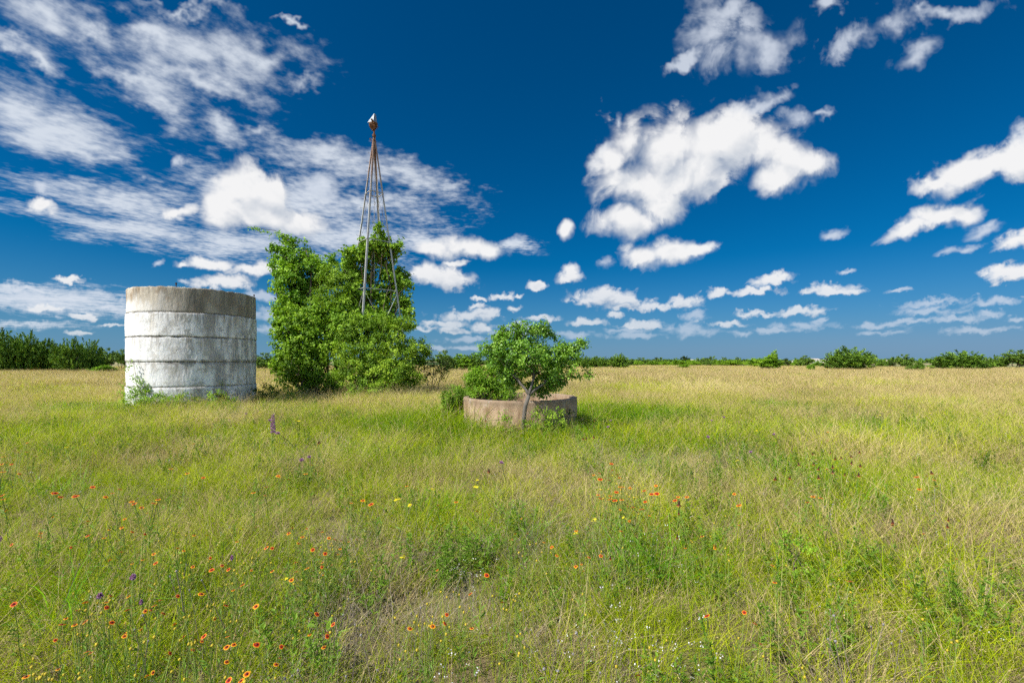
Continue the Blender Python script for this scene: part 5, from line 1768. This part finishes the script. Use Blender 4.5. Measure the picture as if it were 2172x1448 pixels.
YELLOWS = (pix(*Z2, [(5, 468)]) + pix(*Z3, [(258, 12), (85, 130)])
           + pix(*Z5, [(550, 380), (430, 400), (620, 240), (1940, 222), (1970, 225), (1500, 205), (330, 5)])
           + pix(*Z6, [(955, 525), (965, 565), (675, 580), (435, 645), (520, 685), (1610, 875), (1935, 765)])
           + pix(*Z7, [(575, 377), (1583, 460), (1615, 270), (1697, 272), (1335, 180), (1288, 183), (460, 555), (240, 142), (1310, 283), (790, 125)]))
PURPLES = (pix(*Z1, [(1085, 637), (1780, 298), (5, 155)]) + pix(*Z5, [(1620, 177), (2035, 460), (1985, 480)]) + pix(*Z6, [(1848, 128), (1830, 170), (1128, 405), (268, 57)])
           + pix(*Z7, [(540, 500), (287, 410), (308, 313), (380, 293), (680, 395)]))


def where(px, py):
    if py > 1100:
        if px < 330:
            return 'in the thick lower-left patch'
        if px < 620:
            return 'in the patch low left of centre'
        if px < 900:
            return 'left of the grey dead stalks' if py < 1250 else 'at the bottom, centre left'
        if px < 1230:
            return 'at the bottom centre'
        if px < 1650:
            return 'right of the bottom centre'
        return 'in the lower-right grass'
    if px < 110:
        return "at the meadow's left edge"
    if py < 900:
        return 'in mid meadow before the tank' if px < 900 else 'in mid meadow right of the trough'
    if px < 420:
        return 'in the meadow below the tank'
    if px < 720:
        return 'in the meadow below the thicket'
    if px < 1120:
        return 'in the meadow below the trough'
    if px < 1420:
        return 'in the patch right below the trough'
    return 'in the open meadow on the right'


def build_flowers():
    PR = flower_protos()
    used = set()

    def put(key, px, py, label, cat, group, h=None, gain=1.0, nm=None):
        h = (rng.uniform(.39, .48) if py > 1080 else rng.uniform(.41, .50)) if h is None else h
        gain *= .68 if py > 1080 else 1.1
        q = on_height(px, py, h)
        gz = float(ground_h(q[0], q[1]))
        src = PR[key][rng.integers(len(PR[key]))]
        sc = (h - gz) / H0
        loc, rz, s3 = (q[0], q[1], gz), rng.uniform(0, 6.28), (sc * gain, sc * gain, sc)
        if src not in used:
            used.add(src)
            o = src
            o.location, o.rotation_euler, o.scale = loc, (0, 0, rz), s3
        else:
            o = copy_thing(src, loc, rz, s3)
        if nm:
            o.name = nm
        tag(o, label, cat, group)
        if group is None and 'group' in o:
            del o['group']
        return o

    rs3 = np.random.default_rng(9)
    extra = [(BLANKET[k][0] + rs3.normal(0, 28), min(1440, BLANKET[k][1] + rs3.normal(0, 22))) for k in rs3.integers(0, len(BLANKET), 75)]
    more = [(BUDS[k][0] + rs3.normal(0, 24), min(1440, BUDS[k][1] + rs3.normal(0, 20))) for k in rs3.integers(0, len(BUDS), 120)]
    for i, (px, py) in enumerate(BLANKET + extra):
        w = where(px, py)
        bright = (i * 7 + int(px)) % 5 < 2
        lab = ('red yellow-tipped blanket flower ' if bright else 'orange blanket flower ') + w
        put('blanket' if bright else 'orange', px, py, lab, 'flower', ('red blanket flowers ' if bright else 'orange blanket flowers ') + w, gain=rng.uniform(.7, 1.35) if py > 1080 else rng.uniform(.9, 1.3))
    for px, py in BUDS + more:
        w = where(px, py)
        put('bud', px, py, 'round yellow flower bud on a stalk ' + w, 'flower bud', 'yellow buds ' + w, gain=rng.uniform(.8, 1.2))
    for px, py in GREYS:
        w = where(px, py)
        put('grey', px, py, 'round grey dried seed head ' + w, 'seed head', 'grey seed heads ' + w, gain=rng.uniform(.8, 1.2))
    for px, py in HATS:
        w = where(px, py)
        if py > 1080 and px > 1600:
            w = 'above the near grass at the lower right'
        put('hat', px, py, 'dark red drooping coneflower ' + w, 'flower', 'dark red coneflowers ' + w, gain=rng.uniform(.85, 1.05))
    for px, py in YELLOWS:
        w = where(px, py)
        put('yellow', px, py, 'small yellow flower ' + w, 'flower', 'yellow flowers ' + w, gain=1.1 if py > 900 else 1.6)
    for px, py in PURPLES:
        w = where(px, py)
        put('purple', px, py, 'small purple flower head ' + w, 'flower', 'purple flower heads ' + w, gain=.8 if py > 1080 else 1.25)
    # the ones that stand out
    put('purple', 282, 1223, 'upper of the two large purple flower heads at the lower left', 'flower', None, gain=1.25)
    put('purple', 212, 1263, 'lower of the two large purple flower heads at the lower left', 'flower', None, gain=1.3)
    put('blanket', 672, 1302, 'deep red blanket flower facing the viewer below the grey dead stalks', 'flower', None, gain=1.2)
    put('blanket', 160, 1052, 'bright red lone flower in the meadow left of centre', 'flower', None, gain=1.3)
    put('yellow', 854, 1180, 'largest bright yellow flower cluster, above the grey dead stalks', 'flower', None, gain=1.6)
    put('yellow', 1261, 1101, 'bright yellow flower cluster right of the tan stalks', 'flower', None, gain=1.3)
    # tall purple spike
    q = on_height(579, 876, .80)
    gz = float(ground_h(q[0], q[1]))
    e = empty('purple_spike', (q[0], q[1], gz))
    tag(e, 'tall spike of stacked purple flower whorls standing in front of the tank', 'flower')
    g = Geo()
    g.add(*tube(wobbly([0, 0, -.03], [0, 0, .8], 7, .006), .004, 5))
    n = 30
    t = rng.uniform(.1, .62, n)
    V, F = leaf_quads(np.stack([0 * t, 0 * t, t * .8], -1), rand_dirs(n) * [1, 1, .3] + [0, 0, .4], rand_dirs(n) * .3 + [0, 0, 1], .08, .011)
    g.add(V, F, .6, 1)
    link('stem', g.mesh('stem', [STEM_M, FL_LEAF]), e)
    for h, r in ((.79, .017), (.755, .022), (.715, .026), (.67, .028), (.625, .03), (.58, .03), (.535, .03)):
        n = 80
        d = rand_dirs(n) * [1, 1, .45]
        V, F = leaf_quads(np.array([0, 0, h]) + d * r * .55, d + [0, 0, .25], rand_dirs(n), r * .9, r * .22)
        link('flower_whorl', Geo().add(V, F, np.repeat(rng.uniform(0, 1, n), 4)).mesh('flower_whorl', PUR_M), e)
    put('purple', 589, 918, 'purple flower head right below the tall purple spike', 'flower', None, h=.5, gain=1.6)
    put('purple', 572, 891, 'small purple head beside the tall purple spike on its left', 'flower', None, h=.6, gain=1.0)
    for lst in PR.values():                                  # prototypes nobody used
        for src in lst:
            if src not in used:
                for c in list(src.children):
                    bpy.data.objects.remove(c)
                bpy.data.objects.remove(src)


build_flowers()
